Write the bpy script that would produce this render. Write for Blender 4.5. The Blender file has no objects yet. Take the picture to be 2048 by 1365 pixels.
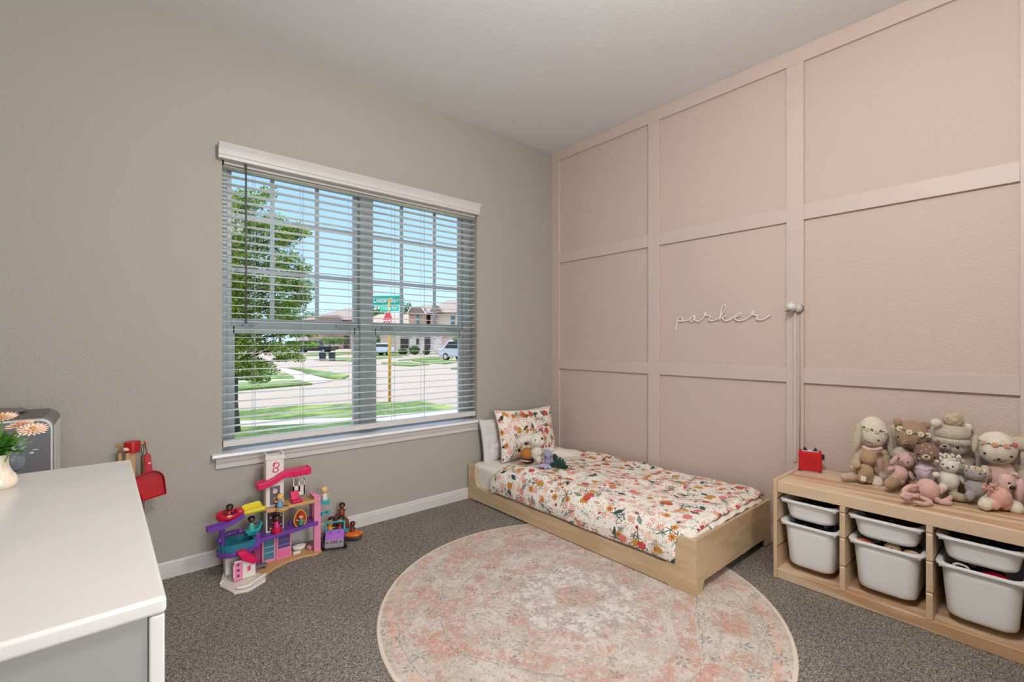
import bpy, bmesh, math, random
from mathutils import Vector, Matrix, noise
random.seed(7)
SC = bpy.context.scene
COL = SC.collection
PI = math.pi

# ------------------------------------------------------------------ camera
FPX, CX, CY = 929.4, 1024.0, 685.0
YAW = math.atan(799 / FPX)
FW = Vector((math.sin(YAW), math.cos(YAW), 0)); RT = Vector((math.cos(YAW), -math.sin(YAW), 0)); UP = Vector((0, 0, 1))
CAM = Vector((-2.848, -2.777, 1.133))
cd = bpy.data.cameras.new('camera'); cam = bpy.data.objects.new('camera', cd); COL.objects.link(cam)
cd.sensor_width = 36; cd.lens = FPX / 2048 * 36; cd.shift_y = 2.5 / 2048; cd.clip_start = .02; cd.clip_end = 600
cam.location = CAM; cam.rotation_euler = (PI / 2, 0, -YAW)
SC.camera = cam

# ------------------------------------------------------------------ world, sun, lights, exposure
SC.view_settings.view_transform = 'Standard'; SC.view_settings.look = 'None'
SC.view_settings.gamma = 1; SC.view_settings.exposure = 0.11; SC.view_settings.use_curve_mapping = False
SC.cycles.max_bounces = 7; SC.cycles.diffuse_bounces = 4; SC.cycles.glossy_bounces = 2
SC.cycles.transparent_max_bounces = 12; SC.cycles.transmission_bounces = 4
SC.cycles.caustics_reflective = False; SC.cycles.caustics_refractive = False
SC.cycles.sample_clamp_indirect = 6
w = bpy.data.worlds.new('sky'); SC.world = w; w.use_nodes = True
nt = w.node_tree; nt.nodes.clear()
out = nt.nodes.new('ShaderNodeOutputWorld'); bg = nt.nodes.new('ShaderNodeBackground')
tc = nt.nodes.new('ShaderNodeTexCoord'); sp = nt.nodes.new('ShaderNodeSeparateXYZ'); cr = nt.nodes.new('ShaderNodeValToRGB')
nt.links.new(tc.outputs['Generated'], sp.inputs[0]); nt.links.new(sp.outputs[2], cr.inputs[0])
nt.links.new(cr.outputs[0], bg.inputs[0]); nt.links.new(bg.outputs[0], out.inputs[0])
cr.color_ramp.elements[0].position = 0.0; cr.color_ramp.elements[0].color = (.60, .77, 1.0, 1)
cr.color_ramp.elements[1].position = .6; cr.color_ramp.elements[1].color = (1.4, 1.75, 2.35, 1)
e = cr.color_ramp.elements.new(.15); e.color = (.40, .61, 1.0, 1)
e = cr.color_ramp.elements.new(.36); e.color = (.25, .46, .96, 1)
bg.inputs[1].default_value = 1.45

def light(kind, name, loc, power, color, rot=(0, 0, 0), **kw):
    l = bpy.data.lights.new(name, kind); l.energy = power; l.color = color
    for k, v in kw.items(): setattr(l, k, v)
    o = bpy.data.objects.new(name, l); COL.objects.link(o); o.location = loc; o.rotation_euler = rot
    return o
light('SUN', 'sun', (0, -20, 30), 2.4, (1, .88, .70), (math.radians(48), 0, math.radians(-120)), angle=.01)
# the room's ceiling fixture, and an added fill beyond the door behind the camera
light('POINT', 'ceiling_fixture_light', (-1.95, -2.45, 2.36), 75, (1, .965, .92), shadow_soft_size=.14)
light('AREA', 'hall_fill_light', (-2.3, -4.75, 1.45), 112, (.93, .965, 1), (PI / 2, 0, 0), shape='RECTANGLE', size=1.7, size_y=2.3)

# ------------------------------------------------------------------ helpers
def at_z(px, py, z): r = FW + RT * ((px - CX) / FPX) - UP * ((py - CY) / FPX); return CAM + r * ((z - CAM.z) / r.z)
def at_y(px, py, y): r = FW + RT * ((px - CX) / FPX) - UP * ((py - CY) / FPX); return CAM + r * ((y - CAM.y) / r.y)
def at_x(px, py, x): r = FW + RT * ((px - CX) / FPX) - UP * ((py - CY) / FPX); return CAM + r * ((x - CAM.x) / r.x)
def at_d(px, py, d): return CAM + (FW + RT * ((px - CX) / FPX) - UP * ((py - CY) / FPX)) * d

def lin(c):
    if isinstance(c, str):
        c = c.lstrip('#'); c = [int(c[i:i + 2], 16) / 255 for i in (0, 2, 4)]
    return tuple((x / 12.92 if x <= .04045 else ((x + .055) / 1.055) ** 2.4) for x in c[:3]) + (1.0,)

class G:
    """small node-graph builder for one material"""
    def __init__(s, name):
        s.m = bpy.data.materials.new(name); s.m.use_nodes = True; s.t = s.m.node_tree
        s.b = s.t.nodes['Principled BSDF']; s.o = s.t.nodes['Material Output']; s._g = {}
    def node(s, ty, **ins):
        n = s.t.nodes.new('ShaderNode' + ty)
        for k, v in ins.items(): s.set(n, k, v)
        return n
    def set(s, n, k, v):
        inp = n.inputs[int(k[1:])] if (k[0] == '_' and k[1:].isdigit()) else n.inputs[k.replace('_', ' ')]
        if isinstance(v, bpy.types.NodeSocket): s.t.links.new(v, inp)
        else: inp.default_value = v
    def m_(s, op, a, b=0.0, c=0.0, clamp=False):
        n = s.t.nodes.new('ShaderNodeMath'); n.operation = op; n.use_clamp = clamp
        for i, v in enumerate((a, b, c)):
            if isinstance(v, bpy.types.NodeSocket): s.t.links.new(v, n.inputs[i])
            else: n.inputs[i].default_value = v
        return n.outputs[0]
    def add(s, a, b): return s.m_('ADD', a, b)
    def sub(s, a, b): return s.m_('SUBTRACT', a, b)
    def mul(s, a, b): return s.m_('MULTIPLY', a, b)
    def lt(s, a, b): return s.m_('LESS_THAN', a, b)
    def gt(s, a, b): return s.m_('GREATER_THAN', a, b)
    def ab(s, a): return s.m_('ABSOLUTE', a)
    def sin(s, a): return s.m_('SINE', a)
    def sm(s, a, lo, hi):   # smooth 0..1
        n = s.t.nodes.new('ShaderNodeMapRange'); n.interpolation_type = 'SMOOTHSTEP'
        s.set(n, '_0', a); n.inputs[1].default_value = lo; n.inputs[2].default_value = hi
        return n.outputs[0]
    def v_(s, op, a, b=None, scale=None):
        n = s.t.nodes.new('ShaderNodeVectorMath'); n.operation = op
        s.set(n, '_0', a)
        if b is not None: s.set(n, '_1', b)
        if scale is not None: s.set(n, 'Scale', scale)
        return n.outputs[1] if op in ('LENGTH', 'DISTANCE', 'DOT_PRODUCT') else n.outputs[0]
    def xyz(s, v):
        n = s.node('SeparateXYZ'); s.t.links.new(v, n.inputs[0]); return n.outputs
    def comb(s, x, y, z=0.0):
        n = s.node('CombineXYZ')
        for i, v in enumerate((x, y, z)): s.set(n, '_%d' % i, v)
        return n.outputs[0]
    def mix(s, f, a, b, mode='MIX'):
        n = s.t.nodes.new('ShaderNodeMix'); n.data_type = 'RGBA'; n.blend_type = mode
        s.set(n, '_0', f)
        for i, v in ((6, a), (7, b)):
            if isinstance(v, bpy.types.NodeSocket): s.t.links.new(v, n.inputs[i])
            else: n.inputs[i].default_value = v if len(v) == 4 else tuple(v) + (1,)
        return n.outputs[2]
    def coord(s, kind='Object'):
        if kind not in s._g: s._g[kind] = s.node('TexCoord').outputs[kind]
        return s._g[kind]
    def noise(s, vec, scale=5.0, detail=2.0, rough=.5, dist=0.0, col=False):
        n = s.node('TexNoise', Scale=scale, Detail=detail, Roughness=rough, Distortion=dist); s.t.links.new(vec, n.inputs['Vector'])
        return n.outputs[1 if col else 0]
    def ramp(s, f, stops):
        n = s.node('ValToRGB'); s.t.links.new(f, n.inputs[0]); r = n.color_ramp
        r.elements[0].position, r.elements[0].color = stops[0]; r.elements[1].position, r.elements[1].color = stops[-1]
        for p, c in stops[1:-1]: r.elements.new(p).color = c
        return n.outputs[0]
    def bump(s, h, strength=.3, dist=.01):
        n = s.node('Bump', Strength=strength, Distance=dist, Height=h); s.t.links.new(n.outputs[0], s.b.inputs['Normal'])
    def fin(s, color, rough=.5, **kw):
        s.set(s.b, 'Base Color', color); s.set(s.b, 'Roughness', rough)
        for k, v in kw.items(): s.set(s.b, k, v)
        return s.m

MATS = {}
def plain(color, rough=.5, name=None, **kw):
    key = ('p', color, rough, tuple(sorted(kw.items())))
    if key not in MATS:
        g = G(name or 'paint'); c = lin(color)
        n = g.noise(g.coord(), 9, 2)
        c2 = tuple(x * .93 for x in c[:3]) + (1,)
        MATS[key] = g.fin(g.mix(n, c, c2), rough, **kw)
    return MATS[key]
def knit(color, scale=260, name='knit'):
    key = ('k', color, scale)
    if key not in MATS:
        g = G(name); c = lin(color); o = g.coord()
        x, y, z = g.xyz(o)
        a = g.sin(g.mul(x, scale * 3)); b = g.sin(g.add(g.mul(z, scale * 3.4), g.mul(g.ab(a), 1.2)))
        h = g.add(g.mul(g.ab(a), .6), g.mul(b, .4))
        n = g.noise(o, 60, 3)
        g.bump(g.add(h, n), .28, .0025)
        MATS[key] = g.fin(g.mix(g.sm(n, .3, .75), tuple(v * .84 for v in c[:3]) + (1,), c), .95, Sheen_Weight=.25)
    return MATS[key]
def furry(color, name='crochet', scale=90):
    key = ('f', color, scale)
    if key not in MATS:
        g = G(name); c = lin(color); o = g.coord()
        v = g.node('TexVoronoi', Scale=float(scale)); g.t.links.new(o, v.inputs['Vector'])
        n = g.noise(o, 40, 3)
        g.bump(g.sub(n, v.outputs[0]), .6, .004)
        MATS[key] = g.fin(g.mix(g.sm(v.outputs[0], .2, .8), c, tuple(q * .7 for q in c[:3]) + (1,)), .97, Sheen_Weight=.2)
    return MATS[key]
def wall_paint(color, name, k=1.0):
    g = G(name); o = g.coord(); n = g.noise(o, 95, 3, .55); n2 = g.noise(o, 240, 2)
    g.bump(g.add(g.sm(n, .38, .68), g.mul(n2, .35)), .22 * k, .004)
    c = lin(color); big = g.noise(o, 1.3, 2)
    return g.fin(g.mix(big, c, tuple(v * .965 for v in c[:3]) + (1,)), .72)
def wood(base, dark, name, axis=1, freq=26., stretch=9., amt=.5, rough=.45, knots=0.0):
    g = G(name); o = g.coord()
    sc = [1.0, 1.0, 1.0]; sc[axis] = 1 / stretch
    mp = g.node('Mapping'); g.t.links.new(o, mp.inputs[0]); mp.inputs['Scale'].default_value = sc
    n = g.noise(mp.outputs[0], freq * .25, 3, .55, 1.2)
    rings = g.sin(g.mul(n, 42.0)); fine = g.noise(mp.outputs[0], freq * 6, 2)
    f = g.add(g.mul(g.sm(rings, -.6, 1.0), amt), g.mul(fine, .35))
    c = g.mix(g.m_('MULTIPLY', f, .8, clamp=True), lin(base), lin(dark))
    if knots:
        v = g.node('TexVoronoi', Scale=knots); g.t.links.new(o, v.inputs['Vector'])
        c = g.mix(g.sub(1.0, g.sm(v.outputs[0], .02, .055)), c, lin('#8a5a34'))
    g.bump(fine, .05, .002)
    return g.fin(c, rough)

def setp(o, label=None, cat=None, group=None, kind=None):
    for k, v in (('label', label), ('category', cat), ('group', group), ('kind', kind)):
        if v: o[k] = v
    return o
def empty(name, loc=(0, 0, 0), rz=0.0, label=None, cat=None, group=None, kind=None, parent=None):
    o = bpy.data.objects.new(name, None); COL.objects.link(o); o.empty_display_size = .05
    o.location = loc; o.rotation_euler = (0, 0, rz)
    if parent: o.parent = parent
    return setp(o, label, cat, group, kind)

class MB:
    def __init__(s): s.bm = bmesh.new()
    def box(s, x0, x1, y0, y1, z0, z1, M=None):
        m = Matrix.Translation(((x0 + x1) / 2, (y0 + y1) / 2, (z0 + z1) / 2)) @ Matrix.Diagonal((abs(x1 - x0), abs(y1 - y0), abs(z1 - z0), 1))
        bmesh.ops.create_cube(s.bm, size=1, matrix=(M @ m) if M else m); return s
    def cyl(s, a, b, r, r2=None, n=16, caps=True):
        a, b = Vector(a), Vector(b); d = b - a
        m = Matrix.Translation((a + b) / 2) @ d.to_track_quat('Z', 'Y').to_matrix().to_4x4()
        bmesh.ops.create_cone(s.bm, cap_ends=caps, segments=n, radius1=r, radius2=r if r2 is None else r2, depth=d.length, matrix=m); return s
    def ell(s, c, r, rot=(0, 0, 0), u=20, v=14, M=None):
        from mathutils import Euler
        if not hasattr(r, '__len__'): r = (r, r, r)
        m = Matrix.Translation(c) @ Euler(rot).to_matrix().to_4x4() @ Matrix.Diagonal((*r, 1))
        bmesh.ops.create_uvsphere(s.bm, u_segments=u, v_segments=v, radius=1, matrix=(M @ m) if M else m); return s
    def tube(s, pts, r, n=8, closed=False, caps=True):
        pts = [Vector(p) for p in pts]; N = len(pts); rings = []
        rr = r if hasattr(r, '__len__') else [r] * N
        up = Vector((0, 0, 1)); prev = None
        for i, p in enumerate(pts):
            if closed: t = pts[(i + 1) % N] - pts[i - 1]
            else: t = pts[min(i + 1, N - 1)] - pts[max(i - 1, 0)]
            t.normalize()
            if prev is None:
                a = t.cross(up)
                if a.length < 1e-3: a = t.cross(Vector((1, 0, 0)))
            else: a = prev - t * prev.dot(t)
            a.normalize(); prev = a; b = t.cross(a)
            rings.append([s.bm.verts.new(p + (a * math.cos(q) + b * math.sin(q)) * rr[i]) for q in [2 * PI * k / n for k in range(n)]])
        for i in range(N if closed else N - 1):
            A, B = rings[i], rings[(i + 1) % N]
            for k in range(n): s.bm.faces.new((A[k], A[(k + 1) % n], B[(k + 1) % n], B[k]))
        if caps and not closed: s.bm.faces.new(rings[0][::-1]); s.bm.faces.new(rings[-1])
        return s
    def lathe(s, prof, c=(0, 0, 0), n=24, M=None):
        c = Vector(c); rings = []
        for r, z in prof:
            if r < 1e-5: rings.append([s.bm.verts.new(c + Vector((0, 0, z)))])
            else: rings.append([s.bm.verts.new(c + Vector((r * math.cos(2 * PI * k / n), r * math.sin(2 * PI * k / n), z))) for k in range(n)])
        for A, B in zip(rings, rings[1:]):
            for k in range(n):
                q = (k + 1) % n
                if len(A) == 1 and len(B) == 1: continue
                if len(A) == 1: s.bm.faces.new((A[0], B[q], B[k]))
                elif len(B) == 1: s.bm.faces.new((A[k], A[q], B[0]))
                else: s.bm.faces.new((A[k], A[q], B[q], B[k]))
        if M:
            vs = [v for r in rings for v in r]; bmesh.ops.transform(s.bm, matrix=M, verts=vs)
        return s
    def prism(s, poly, axis, lo, hi, M=None):
        """poly: 2D points in the plane normal to axis ('x': (y,z), 'y': (x,z), 'z': (x,y))"""
        def P(p, t): return {'x': (t, p[0], p[1]), 'y': (p[0], t, p[1]), 'z': (p[0], p[1], t)}[axis]
        A = [s.bm.verts.new(P(p, lo)) for p in poly]; B = [s.bm.verts.new(P(p, hi)) for p in poly]; n = len(poly)
        s.bm.faces.new(A[::-1]); s.bm.faces.new(B)
        for k in range(n): s.bm.faces.new((A[k], A[(k + 1) % n], B[(k + 1) % n], B[k]))
        if M: bmesh.ops.transform(s.bm, matrix=M, verts=A + B)
        return s
    def quad(s, *pts):
        s.bm.faces.new([s.bm.verts.new(p) for p in pts]); return s
    def grid(s, nu, nv, fn, uv=None):
        V = [[s.bm.verts.new(fn(i / nu, j / nv)) for j in range(nv + 1)] for i in range(nu + 1)]
        lay = s.bm.loops.layers.uv.verify() if uv else None
        for i in range(nu):
            for j in range(nv):
                f = s.bm.faces.new((V[i][j], V[i + 1][j], V[i + 1][j + 1], V[i][j + 1])); f.smooth = True
                if uv:
                    for l, (a, b) in zip(f.loops, ((i, j), (i + 1, j), (i + 1, j + 1), (i, j + 1))): l[lay].uv = uv(a / nu, b / nv)
        return s
    def build(s, name, mat, parent=None, smooth=False, bevel=0, seg=2, sub=0, remesh=0, solid=0, loc=None, **kw):
        bmesh.ops.recalc_face_normals(s.bm, faces=s.bm.faces)
        me = bpy.data.meshes.new(name); s.bm.to_mesh(me); s.bm.free(); s.bm = None
        me.materials.append(mat)
        o = bpy.data.objects.new(name, me); COL.objects.link(o)
        if parent: o.parent = parent
        if loc is not None: o.location = loc
        if smooth:
            for p in me.polygons: p.use_smooth = True
        if solid:
            m = o.modifiers.new('s', 'SOLIDIFY'); m.thickness = solid; m.offset = -1
        if remesh:
            m = o.modifiers.new('r', 'REMESH'); m.mode = 'VOXEL'; m.voxel_size = remesh; m.use_smooth_shade = True
            m = o.modifiers.new('sm', 'SMOOTH'); m.iterations = 4; m.factor = .6
        if bevel:
            m = o.modifiers.new('b', 'BEVEL'); m.width = bevel; m.segments = seg; m.limit_method = 'ANGLE'; m.angle_limit = .6
            for p in me.polygons: p.use_smooth = True
            m = o.modifiers.new('w', 'WEIGHTED_NORMAL'); m.keep_sharp = True
        if sub:
            m = o.modifiers.new('u', 'SUBSURF'); m.levels = m.render_levels = sub
        return setp(o, **kw)
def struct(name, mb, mat, parent=None, **kw):
    return mb.build(name, mat, parent, kind=None if parent else 'structure', **kw)
def copy_tree(o, parent=None):
    c = o.copy(); COL.objects.link(c); c.parent = parent
    for ch in [x for x in COL.objects if x.parent == o]: copy_tree(ch, c)
    return c

M_WALL = wall_paint('#aba59c', 'greige_wall_paint'); M_PINK = wall_paint('#cfbab0', 'blush_wall_paint', 1.2)
M_PTRIM = plain('#d2bfb6', .5, 'blush_trim_paint'); M_CEIL = wall_paint('#e9ebec', 'ceiling_paint', .8)
M_WHITE = plain('#d2cecb', .4, 'white_trim_paint'); M_VINYL = plain('#99a4a8', .35, 'backlit_grey_vinyl')  # vinyl frames are white; their backlit shade is put into the grey
# ------------------------------------------------------------------ room shell
H = 2.74; X0, Y0 = -4.4, -3.7
OX0, OX1, OZ0, OZ1 = -2.422, -.802, .56, 2.105       # window opening
WT = .15
b = MB(); b.box(X0 - .1, OX0, 0, WT, -.02, H); b.box(OX1, .12, 0, WT, -.02, H); b.box(OX0, OX1, 0, WT, -.02, OZ0); b.box(OX0, OX1, 0, WT, OZ1, H)
struct('wall_back', b, M_WALL)
struct('wall_right', MB().box(0, .12, Y0 - .1, 0, -.02, H), M_PINK)
struct('wall_left', MB().box(X0 - .1, X0, Y0, 0, -.02, H), M_WALL)
b = MB(); b.box(X0 - .1, -2.75, Y0 - .1, Y0, -.02, H); b.box(-1.85, 0, Y0 - .1, Y0, -.02, H); b.box(-2.75, -1.85, Y0 - .1, Y0, 2.05, H)
struct('wall_front', b, M_WALL)
# unseen hallway shell behind the added door opening, shuts out sun and sky
b = MB(); b.box(-3.4, -1.2, Y0 - 1.3, Y0 - 1.2, 0, 2.5); b.box(-3.4, -3.3, Y0 - 1.2, Y0 - .1, 0, 2.5); b.box(-1.3, -1.2, Y0 - 1.2, Y0 - .1, 0, 2.5); b.box(-3.4, -1.2, Y0 - 1.3, Y0 - .1, 2.5, 2.6)
struct('wall_hall_sun_block', b, M_WALL)
b = MB(); b.box(-2.84, -2.75, Y0, Y0 + .018, 0, 2.14); b.box(-1.85, -1.76, Y0, Y0 + .018, 0, 2.14); b.box(-2.84, -1.76, Y0, Y0 + .018, 2.05, 2.14)
struct('trim_1', b, M_WHITE)
struct('ceiling', MB().box(X0 - .1, .12, Y0 - .1, WT, H, H + .1), M_CEIL)

g = G('speckled_carpet'); o_ = g.coord()
n1 = g.noise(o_, 165, 3, .75); n2 = g.noise(o_, 55, 3, .6); n3 = g.noise(o_, 420, 2, .6); n4 = g.noise(o_, 3.0, 2)
f = g.add(g.mul(n1, .62), g.add(g.mul(n3, .28), g.mul(n2, .18)))
c = g.ramp(f, [(.40, lin('#2f2a25')), (.49, lin('#6c635a')), (.555, lin('#a0978c')), (.64, lin('#e4dbcf'))])
c = g.mix(g.sm(n4, .35, .65), c, g.mix(.16, c, lin('#4d463f')))
g.bump(g.add(n1, g.mul(n2, .8)), 1.0, .012)
M_CARPET = g.fin(c, 1.0)
struct('floor', MB().box(X0 - .1, .12, Y0 - 1.2, WT, -.12, 0), M_CARPET)

def base_profile(t=.013, h=.078): return [(0, 0), (-t, 0), (-t, h * .70), (-t * .75, h * .73), (-t * .75, h * .88), (-t * .45, h * .93), (-t * .35, h), (0, h)]
struct('baseboard_back', MB().prism(base_profile(), 'x', X0, -.013), M_WHITE)
struct('baseboard_left', MB().box(X0, X0 + .013, Y0, 0, 0, .085), M_WHITE, bevel=.003)
struct('baseboard_right', MB().box(-.013, 0, Y0, -.02, 0, .085), M_PTRIM, bevel=.003)

# blush board and batten grid on the right wall
T = .017
struct('trim_2', MB().box(-T, 0, Y0, 0, 2.655, H), M_PTRIM, bevel=.0015)            # top rail
struct('trim_3', MB().box(-T, 0, -.087, 0, .085, 2.655), M_PTRIM, bevel=.0015)       # corner stile
for i, (a_, b_) in enumerate(((-1.025, -.938), (-1.900, -1.815), (-2.775, -2.690), (-3.6, -3.515))):
    struct('trim_%d' % (4 + i), MB().box(-T, 0, a_, b_, .085, 2.655), M_PTRIM, bevel=.0015)
T2 = T - .0012
for i, (z0, z1) in enumerate(((1.797, 1.880), (.913, .995))):
    for j, (a_, b_) in enumerate(((-.938, -.087), (-1.815, -1.025), (-2.690, -1.900), (-3.515, -2.775))):
        struct('trim_%d' % (8 + i * 4 + j), MB().box(-T2, 0, a_, b_, z0, z1), M_PTRIM, bevel=.0015)

# ceiling fixture that carries the room's lamp (behind the camera's view)
cf = empty('ceiling_light', (-1.95, -2.45, H), label='round white ceiling lamp hanging over the middle of the room', cat='ceiling light')
MB().lathe([(0, 0), (.16, 0), (.16, -.03), (.05, -.05), (.02, -.06), (.02, -.14), (0, -.14)]).build('canopy', M_WHITE, cf, smooth=True)

# ------------------------------------------------------------------ window
g = G('window_glass'); tr = g.node('BsdfTransparent'); gl = g.node('BsdfGlossy'); gl.inputs['Roughness'].default_value = .02
fr = g.node('Fresnel', IOR=1.09); ms = g.node('MixShader'); g.t.links.new(fr.outputs[0], ms.inputs[0]); g.t.links.new(tr.outputs[0], ms.inputs[1]); g.t.links.new(gl.outputs[0], ms.inputs[2])
tr.inputs[0].default_value = (.96, .985, .98, 1)
g.t.links.new(ms.outputs[0], g.o.inputs[0]); M_GLASS = g.m
win = empty('window_1', ((OX0 + OX1) / 2, .1, OZ0), kind='structure')
wp = lambda mb, n, m, par=win, **k: (lambda o: (setattr(o, 'matrix_parent_inverse', Matrix.Translation((-(OX0 + OX1) / 2, -.1, -OZ0))), o)[1])(mb.build(n, m, par, **k))
def child_at(o, root_loc, rz=0):
    if o.parent and o.parent.parent: return o      # a sub-part: its parent already sits in world coordinates
    o.matrix_parent_inverse = (Matrix.Translation(root_loc) @ Matrix.Rotation(rz, 4, 'Z')).inverted(); return o
ML, MR = -1.690, -1.552
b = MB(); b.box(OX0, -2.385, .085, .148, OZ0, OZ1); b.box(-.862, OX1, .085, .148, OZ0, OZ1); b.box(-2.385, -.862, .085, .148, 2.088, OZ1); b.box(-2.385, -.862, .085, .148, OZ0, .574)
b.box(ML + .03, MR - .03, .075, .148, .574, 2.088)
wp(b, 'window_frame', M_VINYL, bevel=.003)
for x0, x1, mun in ((-2.385, ML + .03, (-2.156, -1.909)), (MR - .03, -.862, (-1.348, -1.088))):
    b = MB(); z0, z1 = 1.218, 2.088; s_ = .026
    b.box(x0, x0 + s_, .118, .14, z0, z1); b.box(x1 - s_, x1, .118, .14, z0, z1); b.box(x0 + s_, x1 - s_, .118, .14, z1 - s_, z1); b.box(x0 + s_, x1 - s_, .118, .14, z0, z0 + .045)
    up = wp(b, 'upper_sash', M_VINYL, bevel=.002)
    b = MB(); m_ = .011
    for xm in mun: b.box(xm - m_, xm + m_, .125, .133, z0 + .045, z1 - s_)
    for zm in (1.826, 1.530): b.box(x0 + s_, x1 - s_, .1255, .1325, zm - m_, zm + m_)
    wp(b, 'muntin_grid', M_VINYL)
    wp(MB().box(x0 + s_, x1 - s_, .1285, .1295, z0 + .045, z1 - s_), 'glass_pane', M_GLASS)
    b = MB(); z0, z1 = .574, 1.222
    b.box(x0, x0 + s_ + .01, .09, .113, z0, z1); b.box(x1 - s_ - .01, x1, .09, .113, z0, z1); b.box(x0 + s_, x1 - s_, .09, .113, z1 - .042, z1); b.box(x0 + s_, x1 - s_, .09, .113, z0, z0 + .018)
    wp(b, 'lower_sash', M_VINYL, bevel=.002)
    for q in (.14, .84):
        xm = x0 + (x1 - x0) * q
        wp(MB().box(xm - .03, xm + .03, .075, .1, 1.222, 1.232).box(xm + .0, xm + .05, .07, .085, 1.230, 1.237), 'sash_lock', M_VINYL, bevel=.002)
    wp(MB().box(x0 + s_, x1 - s_, .1005, .1015, z0 + .018, z1 - .042), 'glass_pane', M_GLASS)
# stool and apron
sl0, sl1 = at_y(425, 909, -.045), at_y(966, 841, -.045)
st = MB().box(OX0 + .002, OX1 - .002, -.001, .085, OZ0 - .02, OZ0 + .004)
st.prism([(0, OZ0 - .018), (-.035, OZ0 - .018), (-.045, OZ0 - .009), (-.042, OZ0 + .004), (0, OZ0 + .004)], 'x', sl0.x, sl1.x)
wp(st, 'window_sill', plain('#eff1f3', .3, 'gloss_white_sill'), bevel=.002)
ap0, ap1 = at_y(432, 930, -.02), at_y(962, 857, -.02)
wp(MB().prism([(0, OZ0 - .072), (-.012, OZ0 - .072), (-.014, OZ0 - .05), (-.022, OZ0 - .035), (-.026, OZ0 - .018), (0, OZ0 - .018)], 'x', ap0.x, ap1.x), 'apron', M_WHITE)

# ------------------------------------------------------------------ faux wood blind
g = G('blind_slat_white'); tl = g.node('BsdfTranslucent'); tl.inputs[0].default_value = (.95, .96, .92, 1)
ms = g.node('MixShader'); ms.inputs[0].default_value = .55
g.fin(lin('#f4f5f2'), .4); g.t.links.new(g.b.outputs[0], ms.inputs[1]); g.t.links.new(tl.outputs[0], ms.inputs[2]); g.t.links.new(ms.outputs[0], g.o.inputs[0])
M_SLAT = g.m
BL = (-1.612, .03, OZ1)
bl = empty('window_blind', BL, label='white slatted window blind with moulded valance and dark tilt wand', cat='window blind')
def bp(mb, n, m, **k): return child_at(mb.build(n, m, bl, **k), BL)
v0, v1 = at_y(438, 281, -.055), at_y(962, 404, -.055)
zt, zb = v0.z - .002, v0.z - .077
bp(MB().prism([(-.004, zb), (-.040, zb), (-.040, zb + .016), (-.045, zb + .02), (-.045, zb + .034), (-.042, zb + .037), (-.046, zb + .052), (-.056, zb + .066), (-.060, zt), (-.004, zt)], 'x', v0.x, v1.x), 'valance', M_WHITE, bevel=.001)
bp(MB().box(OX0 + .01, OX1 - .01, .006, .06, 2.055, 2.1), 'headrail', M_WHITE, bevel=.002)
b = MB(); n_ = 33; pitch = (2.045 - .652) / n_
for i in range(n_ + 1):
    z = .652 + pitch * i
    b.box(OX0 + .006, OX1 - .006, .010, .058, z - .0013, z + .0013)
bp(b, 'slats', M_SLAT, bevel=.0006, seg=1)
bp(MB().box(OX0 + .006, OX1 - .006, .008, .060, .590, .622), 'bottom_rail', M_WHITE, bevel=.003)
for px in (506, 603, 701, 786, 845, 918):
    x = at_y(px, 700, .034).x; b = MB()
    for yy in (.0095, .0585): b.cyl((x, yy, .6), (x, yy, 2.07), .0009, n=6)
    b.cyl((x + .012, .034, .6), (x + .012, .034, 2.07), .0009, n=6)
    bp(b, 'ladder_cord', plain('#a9abaa', .8))
x = at_y(492, 500, -.012).x
za, zb_ = at_y(492, 322, -.012).z, at_y(493, 640, -.012).z
bp(MB().cyl((x, -.012, za), (x, -.012, zb_), .0045, n=10).cyl((x, -.012, zb_ - .02), (x, -.012, zb_), .006, n=10).cyl((x, -.012, za + .0), (x, .02, za + .02), .002, n=6), 'tilt_wand', plain('#5a585a', .3), smooth=True)
# ------------------------------------------------------------------ outside
GZ = -.45
g = G('concrete_paving'); o_ = g.coord(); c = g.mix(g.noise(o_, 1.2, 5, .6), lin('#a78d77'), lin('#b29a85')); c = g.mix(g.sm(g.noise(o_, 60, 2), .5, .7), c, lin('#998069')); M_CONC = g.fin(c, .95)
g = G('sidewalk_concrete'); o_ = g.coord(); M_SIDE = g.fin(g.mix(g.noise(o_, 3, 4), lin('#b9a796'), lin('#c6b6a7')), .95)
g = G('lawn_grass'); o_ = g.coord(); n = g.noise(o_, 9, 5, .75); n2 = g.noise(o_, 1.2, 3)
c = g.ramp(n, [(.3, lin('#334817')), (.5, lin('#59702a')), (.7, lin('#828f43'))]); c = g.mix(g.sm(n2, .45, .7), c, lin('#8f9a4a')); g.bump(n, .6, .05); M_GRASS = g.fin(c, 1.0)
struct('trim_20', MB().box(-160, 260, .4, 420, GZ - .3, GZ), M_CONC)['label'] = 'street paving'
def Z(X, Y, a=430, b_=580, k=3.689): return (a + X / k, b_ + Y / k)
def patch(name, pix, z, mat, **kw):
    b = MB(); P = [at_z(x, y, GZ + z) for x, y in pix]; b.prism([(p.x, p.y) for p in P], 'z', GZ, GZ + z); return b.build(name, mat, **kw)
GR = dict(cat='grass', kind='stuff')
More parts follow.
